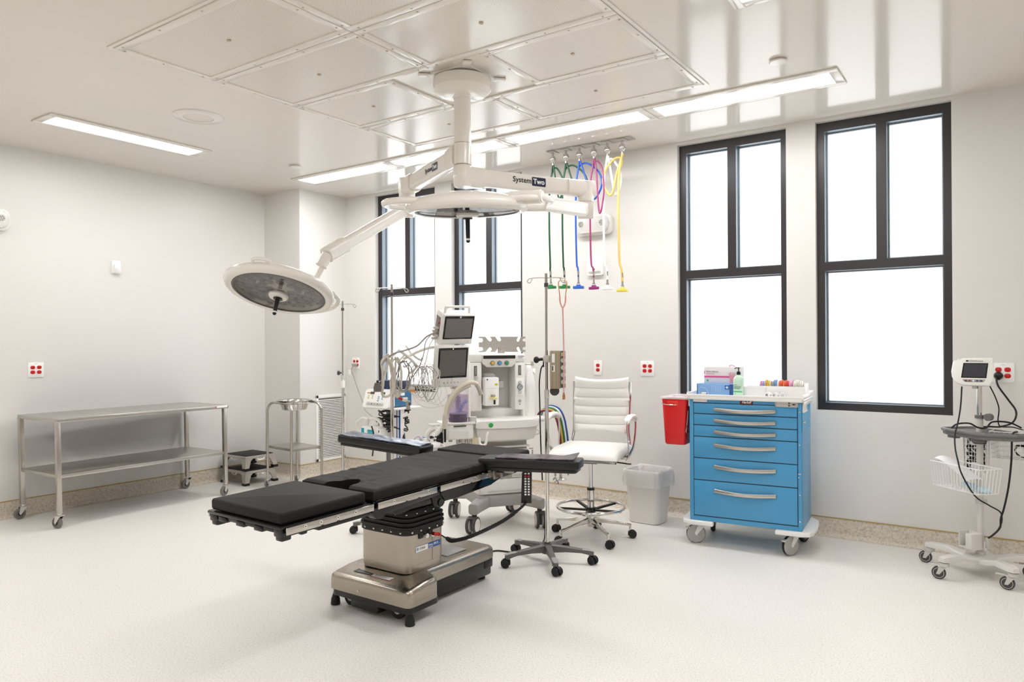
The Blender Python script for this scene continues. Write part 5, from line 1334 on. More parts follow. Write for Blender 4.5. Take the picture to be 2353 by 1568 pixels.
o = B(W2).sheet(pap, 14, 6, .002).build('plastic_sleeve', mat('sleeve_white', '#ECECEB', .35)); tag(o, 'folded white plastic sleeve sticking out of the lower wire basket', 'sleeve')
def wrap(u, v): return (.02+.14*u, -.16+.09*v, .545-.012*u+.015*math.sin(3*u+2)*math.sin(PI*v)+.005*math.sin(19*u+5*v))
o = B(W2).sheet(wrap, 18, 10, .0015).build('packet', mat('pale_blue_packet', '#BFD9E6', .3)); tag(o, 'crumpled pale blue packet at the bottom of the lower wire basket', 'packet')
# ------------------------------------------------------------------ anesthesia machine
AW = mat('machine_white', '#EDEAE6', .35); AW2 = mat('machine_warm_white', '#E4DFD8', .4); AGR = mat('machine_frame_grey', '#A6A29E', .42); ADK = mat('machine_recess_grey', '#CFCBC6', .45)
AX, AY, AR_ = 3.305, 4.55, 54.
am = thing('anesthesia_machine', 'large white anesthesia workstation on a grey four-wheeled base', 'anesthesia machine', (AX, AY, 0), AR_)
AMW = T(AX, AY, 0) @ RZ(AR_)
FA = face((0, 0, 0), (1, 0, 0))
# base frame with four splayed feet
b = B(); b.box((0, 0, .205), (.42, .44, .085), .015)
for sx in (-1, 1):
    for sy in (-1, 1):
        p0, p1, p2 = V(sx*.13, sy*.15, .205), V(sx*.22, sy*.245, .190), V(sx*.258, sy*.278, .178)
        d_ = (p2-p0).normalized(); sd = V(0, 0, 1).cross(d_).normalized()
        rg = []
        for p, h, w_ in ((p0, .085, .075), (p1, .080, .058), (p2+d_*.02, .075, .050)):
            rg.append([p+sd*x+V(0, 0, y) for x, y in rrect(w_*1.5, h, .018, 3)])
        b.rings(rg)
b.build('base_frame', AGR, am)
for sx, sy, a in ((-1, -1, -130), (1, -1, -100), (-1, 1, -120), (1, 1, -150)):
    x, y = sx*.255, sy*.27; M = T(x, y, 0) @ RZ(a)
    c = B(M).cyl((0, 0, .12), (0, 0, .143), .019, seg=16).box((.018, 0, .112), (.060, .034, .028), .006).box((.052, 0, .116), (.03, .046, .008), .003).box((.030, 0, .07), (.030, .018, .09), .004).build('caster', DGREY, am)
    for s in (-1, 1):
        Q = M @ T(.028, s*.026, .063) @ Matrix.Rotation(R(-90*s), 4, 'X')
        wh = B(Q).lathe([(.050, -.010), (.058, -.010), (.063, -.005), (.063, .007), (.057, .011), (.050, .011)], 28, cap=True).build('wheel', DGREY, c)
        B(Q).lathe([(.002, -.011), (.05, -.011), (.05, .009), (.046, .013), (.002, .014)], 24).build('wheel_disc', WHITE, c)
# drawer cabinet
B().box((0, .03, .415), (.40, .44, .34), .015).build('drawer_cabinet', AW2, am)
for i, (za, zc) in enumerate(((.258, .365), (.372, .470), (.477, .578))):
    d = B().bb(-.185, .185, -.205, -.185, za, zc, .006).build('drawer', AW, am)
    B().bb(-.13, .16, -.2075, -.203, za+.012, za+.026, .002).build('drawer_grip', ADK, d)
B().bb(-.19, .19, -.17, .24, .578, .66, .004).build('open_shelf', mat('machine_shelf_grey', '#B4AFA9', .5), am)  # solid grey block around the pull-out shelf
B().bb(-.20, .20, -.215, .24, .600, .612, .004).build('pull_out_shelf', AW, am)
# worktop (slightly bowed front) with recess lip
def bow(w_, d0, d1, n=14): return [(-w_, d1)]+[(-w_+2*w_*i/n, d0-.03*math.sin(PI*i/n)) for i in range(n+1)]+[(w_, d1)]
wt = B().prism(bow(.245, -.285, .20), .757, .811, .014, seg=3).build('worktop', AW, am)
b = B(); rg = []
for k, z in ((1., .762), (.985, .715), (.92, .668), (.72, .655)): rg.append([(x*k, (y if y > 0 else y*(.6+.4*k)), z) for x, y in bow(.235, -.27, .19)])
b.rings(rg).build('worktop_underside', AW2, am)
gl = B(FA @ T(-.137, .783, .302)).cyl((0, 0, 0), (0, 0, .006), .017, seg=22).build('power_badge', mat('badge_green', '#2EB24C', .35), wt)
B(FA @ T(-.137, .783, .308)).tube([(-.006, .002, 0), (-.004, -.006, 0), (.004, -.006, 0), (.006, .002, 0)], .0012, 5).build('badge_symbol', mat('badge_dark_green', '#0E6B2C', .4), gl)
b = B().prism(rrect(.16, .22, .02, 3, .315, -.02), .782, .802, .004).bb(.24, .40, -.01, .02, .760, .783, .004)
b.build('side_shelf', AW, am)
B().tube([(.235, -.10, .72), (.29, -.13, .715), (.31, -.135, .69), (.28, -.12, .675), (.24, -.10, .69)], .006, 8).build('side_handle', WHITE, am)
# back tower: hollow front with side pillars
t0 = -.03
b = B(); b.bb(-.225, .225, .13, .23, .76, 1.300, .01)
b.bb(-.225, -.120, t0, .14, .86, 1.235, .012).bb(.145, .225, t0, .14, .86, 1.235, .016).bb(-.225, .235, t0-.0, .16, 1.232, 1.300, .014)
b.bb(-.225, .225, .05, .14, .80, .875, .02).bb(-.238, -.214, -.045, .16, .80, 1.24, .008).bb(.214, .236, -.02, .16, .80, 1.24, .008)
tw = b.build('tower', AW, am)
B().bb(-.119, .144, .120, .131, .865, 1.235).build('tower_recess', ADK, am)
b = B(FA @ T(0, 0, .03)).prism([(-.120, 1.292), (.150, 1.292), (.150, 1.225), (.118, 1.197), (-.085, 1.197), (-.120, 1.225)], -.004, .012, .004)
b.build('control_bezel', AW2, am)
B(FA @ T(0, 0, .042)).bb(-.112, .146, 1.262, 1.286, 0, .003).build('display_strip', mat('display_black', '#1A191B', .15), am)
for i, (c, nm) in enumerate((('#D9B245', 'yellow'), ('#4C93D2', 'blue'), ('#2E9E4E', 'green'))):
    x = -.040+i*.0575
    kn = B(FA @ T(0, 0, .042)).cyl((x, 1.228, 0), (x, 1.228, .006), .0185, seg=22).build('knob_ring', mat('knob_ring_steel', '#8F959A', .25, metal=.9), am)
    B(FA @ T(0, 0, .048)).cyl((x, 1.228, 0), (x, 1.228, .010), .0125, .011, seg=18).build('gas_knob', mat('knob_'+nm, c, .35), kn)
B(FA @ T(0, 0, .033)).bb(.165, .225, 1.255, 1.285, 0, .0015).build('maker_label', BRIGHT, am)
B(FA @ T(0, 0, .0345)).bb(.170, .220, 1.276, 1.281, 0, .001).bb(.170, .210, 1.264, 1.268, 0, .001).build('label_print', mat('print_grey', '#6C6A78', .5), am)
# flowmeters, gauges and valves on the pillars
for x in (-.172, .186):
    f_ = B(FA @ T(0, 0, .028)).prism(rrect(.026, .082, .003, 2, x, 1.170), 0, .005, .001).build('flowmeter_frame', LGREY, am)
    B(FA @ T(0, 0, .0325)).bb(x-.010, x+.010, 1.133, 1.207, 0, .002).build('flowmeter_scale', mat('flow_dark', '#5B5652', .3), f_)
    B(FA @ T(0, 0, .034)).cyl((x, 1.140, .002), (x, 1.200, .002), .0035, seg=8).build('flow_tube', mat('flow_tube_glass', '#B9B3A8', .15), f_)
B(FA @ T(0, 0, .030)).cyl((-.168, 1.118, 0), (-.168, 1.118, .014), .013, seg=16).build('flow_valve', CHROME, am)
B(FA @ T(0, 0, .030)).prism(rrect(.068, .135, .006, 2, .186, 1.042), 0, .002, .0008).build('gauge_panel', BRIGHT, am)
g = B(FA @ T(0, 0, .031)).cyl((.186, 1.040, 0), (.186, 1.040, .012), .022, seg=26).build('pressure_gauge', mat('gauge_rim', '#77787A', .3, metal=.7), am)
B(FA @ T(0, 0, .043)).cyl((.186, 1.040, 0), (.186, 1.040, .001), .018, seg=24).build('gauge_dial', mat('gauge_face', '#A8ADB0', .3), g)
B(FA @ T(0, 0, .0442)).box((.189, 1.043, 0), (.016, .002, .001), rz=45).build('gauge_needle', BLACK, g)
for z, r_ in ((1.078, .011), (.998, .013)): B(FA @ T(0, 0, .031)).cyl((.186, z, 0), (.186, z, .016), r_, seg=16).build('valve_knob', LGREY, am)
B(FA @ T(0, 0, .030)).cyl((.186, .930, 0), (.186, .930, .008), .011, seg=16).build('port', ALU, am)
B(FA @ T(0, 0, .030)).cyl((.186, .905, 0), (.186, .905, .004), .004, seg=10).build('port_screw', DGREY, am)
B(FA @ T(0, 0, .028)).prism(rrect(.085, .12, .008, 2, -.172, .925), 0, .004, .001).build('pillar_cover', AW2, am)
# vaporizer
v = B(); v.bb(-.112, .000, -.085, .06, .905, 1.120, .010); vz = v.build('vaporizer', BRIGHT, am)
B(T(-.050, -.088, .958)).lathe([(.030, 0), (.034, .004), (.032, .011), (.016, .013)], 28).build('vaporizer_collar', mat('collar_yellow', '#E6DB86', .35), vz)
B(T(-.050, -.090, .968)).lathe([(.017, 0), (.018, .016), (.015, .022), (0, .023)], 20).build('vaporizer_dial', mat('dial_grey_tan', '#A49F92', .35), vz)
B(FA @ T(0, 0, .085)).bb(-.046, -.030, .915, .948, 0, .002).build('level_window', BLACK, vz)
B(FA @ T(0, 0, .085)).bb(-.035, -.012, 1.058, 1.074, 0, .0015).build('yellow_sticker', mat('sticker_yellow', '#D8CF5C', .5), vz)
B(FA @ T(0, 0, .085)).cyl((-.095, 1.105, 0), (-.095, 1.105, .002), .006, seg=12).build('release_lock', DGREY, vz)
B(FA @ T(0, 0, .085)).bb(-.104, -.010, 1.036, 1.0375, 0, .001).build('case_seam', LGREY, vz)
B().lathe([(.045, 1.120), (.05, 1.125), (.05, 1.145), (.04, 1.150), (0, 1.151)], 24, M=T(-.056, .0, 0), sy=.8).build('filler_cap', mat('filler_grey', '#A8A5A0', .3), vz)
B().bb(.005, .085, .06, .12, 1.03, 1.085, .006).build('manifold_bar', LGREY, am)
# slotted steel cylinder rack behind the tower
def slot_rack():
    q = [(0, 0), (90, 0), (135, 55), (150, 65), (168, 58), (176, 42), (170, 28), (155, 10), (158, 0), (225, 0), (262, 55), (280, 66), (298, 58), (304, 40), (298, 26), (284, 8), (288, 0), (545, 0), (523, 45), (526, 62), (540, 70), (555, 60), (580, 0), (645, 0), (645, 28), (618, 28), (605, 38), (605, 55), (618, 66), (645, 66), (645, 105)]
    q = q+[(x, 210-y) for x, y in reversed(q[:-1])]+[(0, 190), (40, 190), (54, 178), (54, 155), (42, 142), (0, 142), (0, 75), (40, 75), (54, 62), (54, 35), (42, 22), (0, 22)]
    pl = [(-.062+x*.00062, 1.434-y*.0006) for x, y in q]
    return B(FA @ T(0, 0, -.25)).prism(pl, 0, .003).build('slotted_rack', STEEL, am)
slot_rack()
B().bb(.10, .16, .2505, .262, 1.20, 1.40, .003).build('rack_bracket', STEELV, am)
# absorber block with clear canister at the left front
B().prism(rrect(.230, .20, .03, 4, -.381, -.215), .690, .800, .012, seg=3).build('absorber_block', AW, am)
B(FA @ T(0, 0, .3155)).bb(-.455, -.31, .70, .748, 0, .002).build('absorber_panel', AW2, am)
B().prism(rrect(.252, .215, .03, 4, -.376, -.215), .798, .812, .005, seg=2).build('absorber_top', WHITE, am)
B(FA @ T(0, 0, .318)).bb(-.42, -.33, .785, .791, 0, .008).build('latch_slot', BLACK, am)
CAN = bpy.data.materials.new('smoky_violet_plastic'); CAN.use_nodes = True
_n = CAN.node_tree; _p = _n.nodes['Principled BSDF']; _p.inputs['Base Color'].default_value = lin('#B9A9C0'); _p.inputs['Roughness'].default_value = .06
_o = _n.nodes['Material Output']; _t = _n.nodes.new('ShaderNodeBsdfTransparent'); _t.inputs['Color'].default_value = (.93, .89, .95, 1); _m = _n.nodes.new('ShaderNodeMixShader'); _m.inputs['Fac'].default_value = .13
_n.links.new(_t.outputs['BSDF'], _m.inputs[1]); _n.links.new(_p.outputs['BSDF'], _m.inputs[2]); _n.links.new(_m.outputs['Shader'], _o.inputs['Surface'])
CC = (-.364, -.230)
cn = B(T(CC[0], CC[1], 0)).lathe([(.077, .812), (.079, .84), (.078, 1.003), (.073, 1.008), (.070, 1.003), (.070, .82)], 36, cap=False).build('bellows_canister', CAN, am)
b = B(T(CC[0], CC[1], 0)); b.lathe([(.066, .815), (.068, .819), (.068, .838), (.060, .846), (.064, .852), (.064, .866), (.03, .872), (0, .872)], 30).build('bellows', mat('bellows_black', '#26232A', .25), cn)
B(T(CC[0], CC[1], 0)).lathe([(.069, .868), (.072, .872), (.072, .880), (.066, .884), (0, .884)], 30).build('bellows_plate', mat('plate_violet_grey', '#A79DB4', .15), cn)
for k in range(7): B(T(CC[0]-.005, CC[1]-.0805, 0)).bb(-.012, .006, 0, .0015, .905+k*.014, .910+k*.014).build('scale_mark', mat('scale_blue', '#6F76A8', .4), cn)
B(T(CC[0], CC[1], 0)).tube([(-.02, -.02, .88), (.01, -.03, .90), (.03, -.03, .94), (.055, -.02, .965), (.062, 0, .955)], .012, 10).build('inner_tube', mat('tube_blue_clear', '#A9B4DC', .15), cn)
B(T(CC[0]+.10, CC[1]-.03, 0)).lathe([(.030, .812), (.030, .845), (.024, .84), (0, .84)], 20).build('breathing_port', LGREY, am)
b = B().tube([(-.235, -.335, .70), (-.235, -.350, .66), (-.215, -.355, .645), (-.19, -.350, .66), (-.18, -.340, .71), (-.165, -.33, .735)], .010, 10); b.build('hose_hook', WHITE, am)
b = B(T(-.37, -.22, 0))
b.cyl((-.05, 0, .665), (-.05, 0, .692), .014, seg=14).cyl((.03, -.03, .66), (.03, -.03, .692), .030, seg=20).cyl((.075, -.04, .62), (.075, -.04, .692), .012, seg=12).cyl((-.01, -.05, .655), (-.01, -.05, .692), .010, seg=12)
b.build('valve_stems', ALU, am)
B(T(-.27, -.25, 0)).bb(0, .05, -.02, .02, .64, .692, .004).build('yellowed_block', mat('yellowed_plastic', '#DDD2B0', .5), am)
# bag arm: bent arm with grip
b = B(); pts = [(-.486, -.33, .80), (-.482, -.33, .87), (-.464, -.33, .946), (-.424, -.33, 1.018), (-.362, -.33, 1.075), (-.305, -.33, 1.098), (-.262, -.33, 1.094), (-.243, -.33, 1.075)]
b.tube(pts, lambda t: .012+.006*math.sin(PI*min(1, t*1.1))**.7 if t < .88 else .0165, 12, sm=6).build('bag_arm', mat('arm_cream', '#DCD3BE', .4), am)
b = B(); b.tube([(-.252, -.332, 1.085), (-.234, -.335, 1.050), (-.220, -.335, 1.010)], .017, 10).build('bag_arm_elbow', mat('elbow_taupe', '#B9B1A6', .4), am)
B().tube([(-.487, -.33, .775), (-.486, -.33, .82), (-.482, -.33, .872)], .020, 12).build('bag_arm_socket', mat('socket_cream', '#CFC8BA', .4), am)
B().tube([(-.468, -.340, .88), (-.440, -.340, .96), (-.385, -.340, 1.035), (-.30, -.338, 1.078)], .010, 8).build('bag_arm_underside', mat('elbow_taupe', '#B9B1A6', .4), am)
b = B().bb(-.57, -.455, -.25, -.18, .785, .800, .004).tube([(-.60, -.25, .84), (-.595, -.255, .808), (-.57, -.26, .797), (-.48, -.26, .797)], .010, 8)
b.build('absorber_rail', WHITE, am)
b = B().cyl((-.487, -.33, .68), (-.487, -.33, .79), .008, seg=12).box((-.515, -.27, .70), (.05, .05, .085), .006).cyl((-.575, -.30, .695), (-.51, -.30, .695), .013, seg=14).cyl((-.59, -.30, .715), (-.53, -.30, .715), .010, seg=14)
b.build('bag_mount', BLACK, am)
# ventilator display on its own column
DP = AMW
b = B().cyl((-.335, -.12, .80), (-.335, -.12, 1.07), .018, seg=16).box((-.36, -.16, 1.06), (.08, .06, .03), .006); b.build('display_post', LGREY, am)
dm = face((-.415, -.26, 1.212), (1, .14, .02), (0, -.22, 1))
B(dm).prism(rrect(.265, .305, .016, 4), -.045, 0, .010, seg=3).build('display_body', AW, am)
sb = B(dm).prism(rrect(.228, .222, .004, 2, .004, .028), -.001, .0022, .001).build('display_bezel', SCRBLK, am)
B(dm).bb(-.098, .104, -.068, .124, .0022, .0032).build('display_screen', mat('screen_warm_grey', '#57504D', .10, spec=.7), sb)
B(dm).cyl((0, .132, .002), (0, .132, .004), .005, seg=14).build('display_emblem', BRIGHT, sb)
for i in range(5): B(dm).prism(rrect(.012, .012, .002, 2, -.055+i*.027, -.118), -.001, .0015, .0006).build('display_key', LGREY if i else HUBG, am)
B().tube([(-.555, -.24, 1.10), (-.52, -.27, 1.16), (-.535, -.27, 1.24), (-.545, -.255, 1.30)], .006, 8).build('display_cable', WHITE, am)
# cable hook arm reaching left
b = B()
b.tube([(-.50, -.15, 1.355), (-.58, -.17, 1.345), (-.68, -.20, 1.31), (-.76, -.22, 1.27)], .011, 10)
b.tube([(-.80, -.245, 1.335), (-.74, -.23, 1.295), (-.69, -.215, 1.25), (-.66, -.205, 1.21)], .011, 10)
for q in ((-.80, -.245, 1.335, -1), (-.66, -.205, 1.215, 1), (-.755, -.225, 1.30, -1), (-.70, -.215, 1.26, 1)):
    b.tube([(q[0], q[1], q[2]), (q[0]-.03, q[1]-.015, q[2]-.03), (q[0]-.055, q[1]-.02, q[2]-.045), (q[0]-.065, q[1]-.022, q[2]-.035)], .007, 8)
b.tube([(-.70, -.20, 1.31), (-.66, -.21, 1.275), (-.63, -.215, 1.262), (-.625, -.215, 1.28)], .008, 8)
b.tube([(-.70, -.21, 1.30), (-.72, -.18, 1.345), (-.735, -.17, 1.365)], .008, 8)
b.build('cable_hook_arm', WHITE, am)

# patient monitor on top
pm = thing('patient_monitor', 'white patient monitor with carry handle above the anesthesia display', 'monitor', tuple(AMW @ V(-.385, -.20, 1.362)), AR_+9)
pmF = face((0, -.07, .115), (1, 0, .02), (0, -.38, 1))
B(pmF).prism([(-.130, -.115), (.118, -.115), (.128, -.10), (.128, .105), (.118, .115), (-.118, .118), (-.130, .10)], -.12, 0, .012, seg=3).build('monitor_body', AW, pm)
sb = B(pmF).prism(rrect(.232, .175, .006, 2, .005, .018), -.001, .0022, .001).build('screen_bezel', SCRBLK, pm)
B(pmF).bb(-.098, .108, -.058, .088, .0022, .0032).build('screen', mat('screen_grey_tan', '#6A6461', .10, spec=.7), sb)
B(pmF).cyl((.01, .098, .002), (.01, .098, .004), .006, seg=14).build('emblem', BRIGHT, sb)
B(pmF).cyl((.105, -.095, 0), (.105, -.095, .014), .013, seg=18).build('rotary_knob', WHITE, pm)
B(pmF).tube([(-.095, .11, -.05), (-.092, .150, -.05), (-.075, .160, -.05), (.075, .160, -.05), (.092, .150, -.05), (.095, .11, -.05)], .010, 10, sm=3).build('carry_handle', WHITE, pm)
B(pmF).bb(-.132, -.128, -.06, .085, -.105, -.03, .001).build('side_vent', mat('side_vent_grey', '#7A7571', .5), pm)
for k in range(4): B(pmF).box((-.150, .005-.028*k, -.045-.012*(k % 2)), (.045, .018, .022), .005).build('cable_connector', mat('connector_beige', '#CFC8BD', .4), pm)
B(pmF).box((-.140, .045, -.03), (.012, .012, .014), .002).build('red_port', mat('port_red', '#B4232A', .4), pm)
B().box((.0, .02, -.006), (.10, .10, .012), .003).build('mount_foot', DGREY, pm)

# cables hanging on the hook arm
CBW = mat('cable_beige', '#D5CDC0', .45); CGR = mat('cable_grey', '#A39D96', .4)
def mcab(name, pts, rad, label, m, sm=7): 
    pts = [AMW @ V(*p) for p in pts]; o = Vector(pts[0]); ob = B().tube([p-o for p in pts], rad, 8, sm=sm).build(name, m); ob.location = o; return tag(ob, label, 'cable', 'monitor cables on the hook arm')
def coil(cx, cy, zt, w_, h, n, seed, dx=.0, yaw=0.):
    rn = random.Random(seed); P = []
    for k in range(n*10+1):
        a = 2*PI*k/10; kk = 1+.12*rn.uniform(-1, 1); u = w_*math.sin(a)*kk
        P.append((cx+u*math.cos(yaw)+dx*k/(n*10)+.012*rn.uniform(-1, 1), cy+u*math.sin(yaw)+.012*rn.uniform(-1, 1), zt-h/2+h/2*math.cos(a)*(1+.06*rn.uniform(-1, 1))))
    return P
mcab('patient_cable', [(-.535, -.25, 1.46), (-.60, -.26, 1.43), (-.67, -.26, 1.365), (-.75, -.26, 1.335), (-.84, -.27, 1.31), (-.90, -.275, 1.265), (-.925, -.28, 1.23)], .0065, 'grey cable arching from the patient monitor over the hook arm', CGR)
mcab('blood_pressure_hose', [(-.85, -.26, 1.29)]+coil(-.885, -.265, 1.285, .040, .275, 2, 3, .0)+[(-.93, -.27, 1.05)], .0088, 'thick beige hose coiled at the left end of the hook arm', CBW)
mcab('patient_cable', coil(-.825, -.25, 1.28, .038, .27, 2, 9, .03), .0075, 'beige cable coiled second from the left on the hook arm', CBW)
mcab('patient_cable', coil(-.78, -.255, 1.26, .048, .22, 3, 14, .03), .0042, 'grey cable coiled in the middle of the hook arm', CGR)
for i in range(9):
    mcab('lead_wire', coil(-.69+.015*i, -.225-.006*i, 1.225+.012*math.sin(i*2), .045+.012*math.sin(i*1.3), .20+.045*math.sin(i*2.3), 2, 20+i, .04), .0021, 'thin pale lead wire tangled in the bundle under the hook arm', mat('lead_wire_white', '#E4DFD6', .4) if i % 3 else CGR, 6)
for i in range(6):
    x = -.70+.035*i
    mcab('electrode_lead', [(x, -.225, 1.20), (x-.02+.01*i, -.24, 1.10), (x+.005, -.245, 1.02), (x+.06, -.25, .975-.012*i), (x+.11+.01*i, -.25, 1.0), (x+.13, -.245, 1.08), (x+.11, -.24, 1.15)], .0017, 'thin electrode lead drooping below the cable bundle', CBW)
mcab('probe_lead', [(-.72, -.23, 1.15), (-.70, -.24, 1.02), (-.66, -.25, .95), (-.58, -.25, .92), (-.50, -.25, .93)], .0018, 'single thin lead drooping lowest beneath the cable bundle', CBW)
mcab('monitor_trunk_cable', [(-.53, -.22, 1.47), (-.60, -.24, 1.40), (-.62, -.24, 1.30), (-.66, -.25, 1.20), (-.72, -.25, 1.12), (-.76, -.26, 1.05)], .0040, 'grey cable dropping straight from the patient monitor into the bundle', CGR)
mcab('sensor_cable', [(-.525, -.21, 1.43), (-.57, -.22, 1.37), (-.60, -.22, 1.25), (-.63, -.23, 1.18)], .0035, 'pale cable dropping from the lower monitor connector to the bundle', CBW)
def mthing(name, lb, cat, p): return thing(name, lb, cat, tuple(AMW @ V(*p)), AR_)
r = mthing('lead_connector', 'small orange and beige lead connector at the bottom of the cable bundle', 'connector', (-.705, -.245, 1.045)); B().box((0, 0, 0), (.045, .018, .016), .003).build('connector_shell', mat('connector_orange', '#D98E3D', .45), r); B().box((0, -.003, .018), (.04, .015, .02), .003).build('strain_relief', CBW, r)
r = mthing('sensor_clip', 'grey finger sensor clip hanging lowest from the cable bundle', 'sensor', (-.735, -.255, .945)); B().box((0, 0, 0), (.028, .022, .065), .006).build('clip_body', mat('sensor_taupe', '#A8A096', .45), r); B().box((.008, -.012, .01), (.01, .004, .02), .001).build('clip_button', DGREY, r)
r = mthing('cable_plug', 'dark grey plug hanging from the leftmost coiled hose', 'plug', (-.955, -.285, 1.075)); B().rings([[(x, y, z) for x, y in rrect(w_, .028, .008, 3)] for w_, z in ((.050, -.028), (.056, 0), (.036, .034))]).build('plug_body', mat('plug_grey', '#6C6864', .45), r); B().cyl((.0, -.001, .03), (.0, 0, .05), .008, seg=10).build('plug_collar', BLACK, r)
r = mthing('hand_switch', 'red and white cable plug hanging right of the blue generator', 'plug', (-.80, -.22, 1.0)); B().tube([(-.02, 0, .03), (-.01, 0, .005), (.02, 0, -.012), (.035, 0, -.016)], .010, 10).build('red_sleeve', mat('sleeve_red', '#B01F28', .4), r); B().cyl((.03, 0, -.015), (.065, 0, -.020), .013, .018, seg=14).build('white_tip', WHITE, r); B().tube([(-.02, 0, .03), (-.024, 0, .07), (-.03, .0, .13), (-.02, 0, .20)], .004, 8).build('lead', WHITE, r)
# clear plastic bag hanging on the right side
r = mthing('plastic_cover_bag', 'translucent white plastic bag hanging at the right side of the anesthesia machine', 'bag', (.275, .02, .79))
def bagm(u, v):
    a = 2*PI*u; k = (.35+.65*min(1, (1-v)*3)); w_ = .052*k*(1+.10*math.sin(5*a+v*9)+.07*math.sin(9*a-5*v)); d_ = .045*k*(1+.12*math.sin(4*a+3))
    return (w_*math.cos(a)+.01*v, d_*math.sin(a), v*.415-.0)
b = B(); b.rings([[bagm(i/40, j/16) for i in range(40)] for j in range(17)]); b.rings([[(x*.9, y, z) for x, y, z in ((.01+.05*t, -.02, .36+.03*math.sin(6*t)), (.02+.05*t, .0, .39), (.0+.05*t, .02, .36))] for t in (0, .5, 1.)])
b.build('bag_film', mat('bag_film_white', '#EFEDE9', .3), r, sharp=80)
B().cyl((-.05, .02, .425), (.03, .0, .425), .006, seg=10).box((.035, 0, .43), (.02, .03, .035), .003).build('bag_hook', ALU, r)
# coloured supply hoses behind the machine
def whose(name, pts, rad, label, col): 
    o = Vector(pts[0]); ob = B().tube([Vector(p)-o for p in pts], rad, 10, sm=8).build(name, mat(name+'_'+label.split()[0], col, .35)); ob.location = o; return tag(ob, label, 'hose', 'supply hoses behind the anesthesia machine')
for i, (c, nm) in enumerate((('#6E1F33', 'maroon'), ('#D6AC45', 'yellow'), ('#1B6B41', 'green'), ('#E8E6E1', 'white'), ('#244F93', 'blue'))):
    k = i*.018; e = .022*i
    e = .010*i; q = 4.95+.012*i
    whose('supply_hose', [(3.40+.004*i, q-.01, .74), (3.422+.004*i, q, .775+k*.35), (3.455+.3*e, q, .822+k*.45), (3.515+.5*e, q, .838+k*.5), (3.575+.8*e, q, .822+k*.4), (3.610+e, q, .77+k*.2), (3.632+e, q, .69), (3.648+e, q, .57), (3.65+e, q, .40)], .0085, nm+' supply hose looping over beside the white chair', c)
r = thing('hose_fitting_cluster', 'metal gas fittings with green and yellow caps hanging below the right arm board', 'fitting', (3.615, 4.97, .315))
B().cyl((-.03, 0, .0), (-.03, 0, .06), .010, seg=12).cyl((.02, 0, -.01), (.02, 0, .05), .012, seg=12).lathe([(.035, -.025), (.038, -.018), (.03, -.008), (.012, -.005)], 18, M=T(.03, 0, 0)).tube([(-.05, 0, -.03), (-.03, 0, -.01), (-.02, 0, -.04), (-.04, 0, -.05)], .006, 8).tube([(-.01, 0, -.03), (.0, 0, -.06), (.015, 0, -.06)], .005, 8).build('metal_fitting', CHROME, r)
B().cyl((.035, 0, .045), (.035, 0, .075), .016, seg=14).build('green_cap', mat('cap_green', '#2B8A57', .4), r); B().cyl((-.045, 0, .05), (-.045, 0, .075), .012, seg=14).build('yellow_cap', mat('cap_yellow', '#C7AE4A', .4), r)
r = thing('machine_key', 'small key tag hanging at the corner of the anesthesia machine drawers', 'key', tuple(AMW @ V(.255, -.12, .54)), AR_); B().box((0, 0, 0), (.012, .004, .04), .002).box((-.01, 0, .03), (.035, .006, .008), .002).build('key_tag', mat('key_tan', '#A79C8C', .4), r)

# ------------------------------------------------------------------ electrosurgical cart
EX, EY = 2.035, 4.70
ec = thing('equipment_cart', 'narrow white equipment cart with grey posts in front of the leftmost window', 'cart', (EX, EY, 0))
B().bb(-.185, .215, -.15, .17, .808, .822, .003).build('top_shelf', AW, ec)
B().bb(-.185, .20, -.15, .17, .50, .515, .003).build('lower_shelf', AW, ec)
B().bb(-.185, .20, -.15, .17, .13, .15, .004).build('base_plate', LGREY, ec)
PST = mat('post_aluminium', '#96938E', .4, metal=.6)
b = B().bb(-.135, -.065, .08, .12, .14, .81, .003); b.build('rear_post', PST, ec)
B().bb(-.124, -.120, .0785, .0805, .15, .80).bb(-.102, -.098, .0785, .0805, .15, .80).bb(-.080, -.076, .0785, .0805, .15, .80).build('post_groove', DGREY, ec)
B().bb(.085, .125, -.06, -.02, .15, .81, .003).build('front_post', AW2, ec)
b = B().bb(.14, .152, -.06, -.02, .15, .81, .002).bb(.175, .187, -.06, -.02, .15, .81, .002); b.build('front_post_rail', AW, ec)
b = B().bb(.126, .139, -.055, -.025, .15, .81).bb(.153, .174, -.055, -.025, .15, .81); b.build('blue_trim_strip', mat('trim_blue', '#2C5BA0', .4), ec)
for sx in (-1, 1):
    for sy in (-1, 1): fork_caster(ec, sx*.16, sy*.13, .13, .04, .024, 40+sx*60, LGREY, DGREY, LGREY)
B().box((.135, -.07, .535), (.04, .03, .045), .004).build('power_socket_box', mat('socket_cream2', '#D8D0C0', .45), ec)
r = thing('electrosurgical_generator', 'white and blue electrosurgical generator on the equipment cart top shelf', 'medical device', (EX-.01, EY-.0, .8225), 0)
b = B(); b.rings([[(x, y, z) for x, z in rrect(.30, .15, .02, 3, 0, .076)] for y in (-.10, .12)]); b.build('blue_case', mat('case_blue', '#2F6A92', .35), r)
b = B(); rg = []
for y0_, y1_, k in ((-.105, -.10, 1.0), (-.125, -.175, 1.03), (-.135, -.185, 1.0)): rg.append([(x*k, (y1_ + (y0_-y1_)*((z+.004)/.155) if True else 0), z) for x, z in rrect(.315, .156, .022, 3, 0, .078)])
b.rings(rg); b.build('front_panel', BRIGHT, r)
B().bb(-.152, .152, -.10, .118, .146, .154, .003).build('case_top', mat('case_pale', '#DDE3E8', .3), r)
fp = face((0, -.1595, .078), (1, 0, 0), (0, .33, 1))
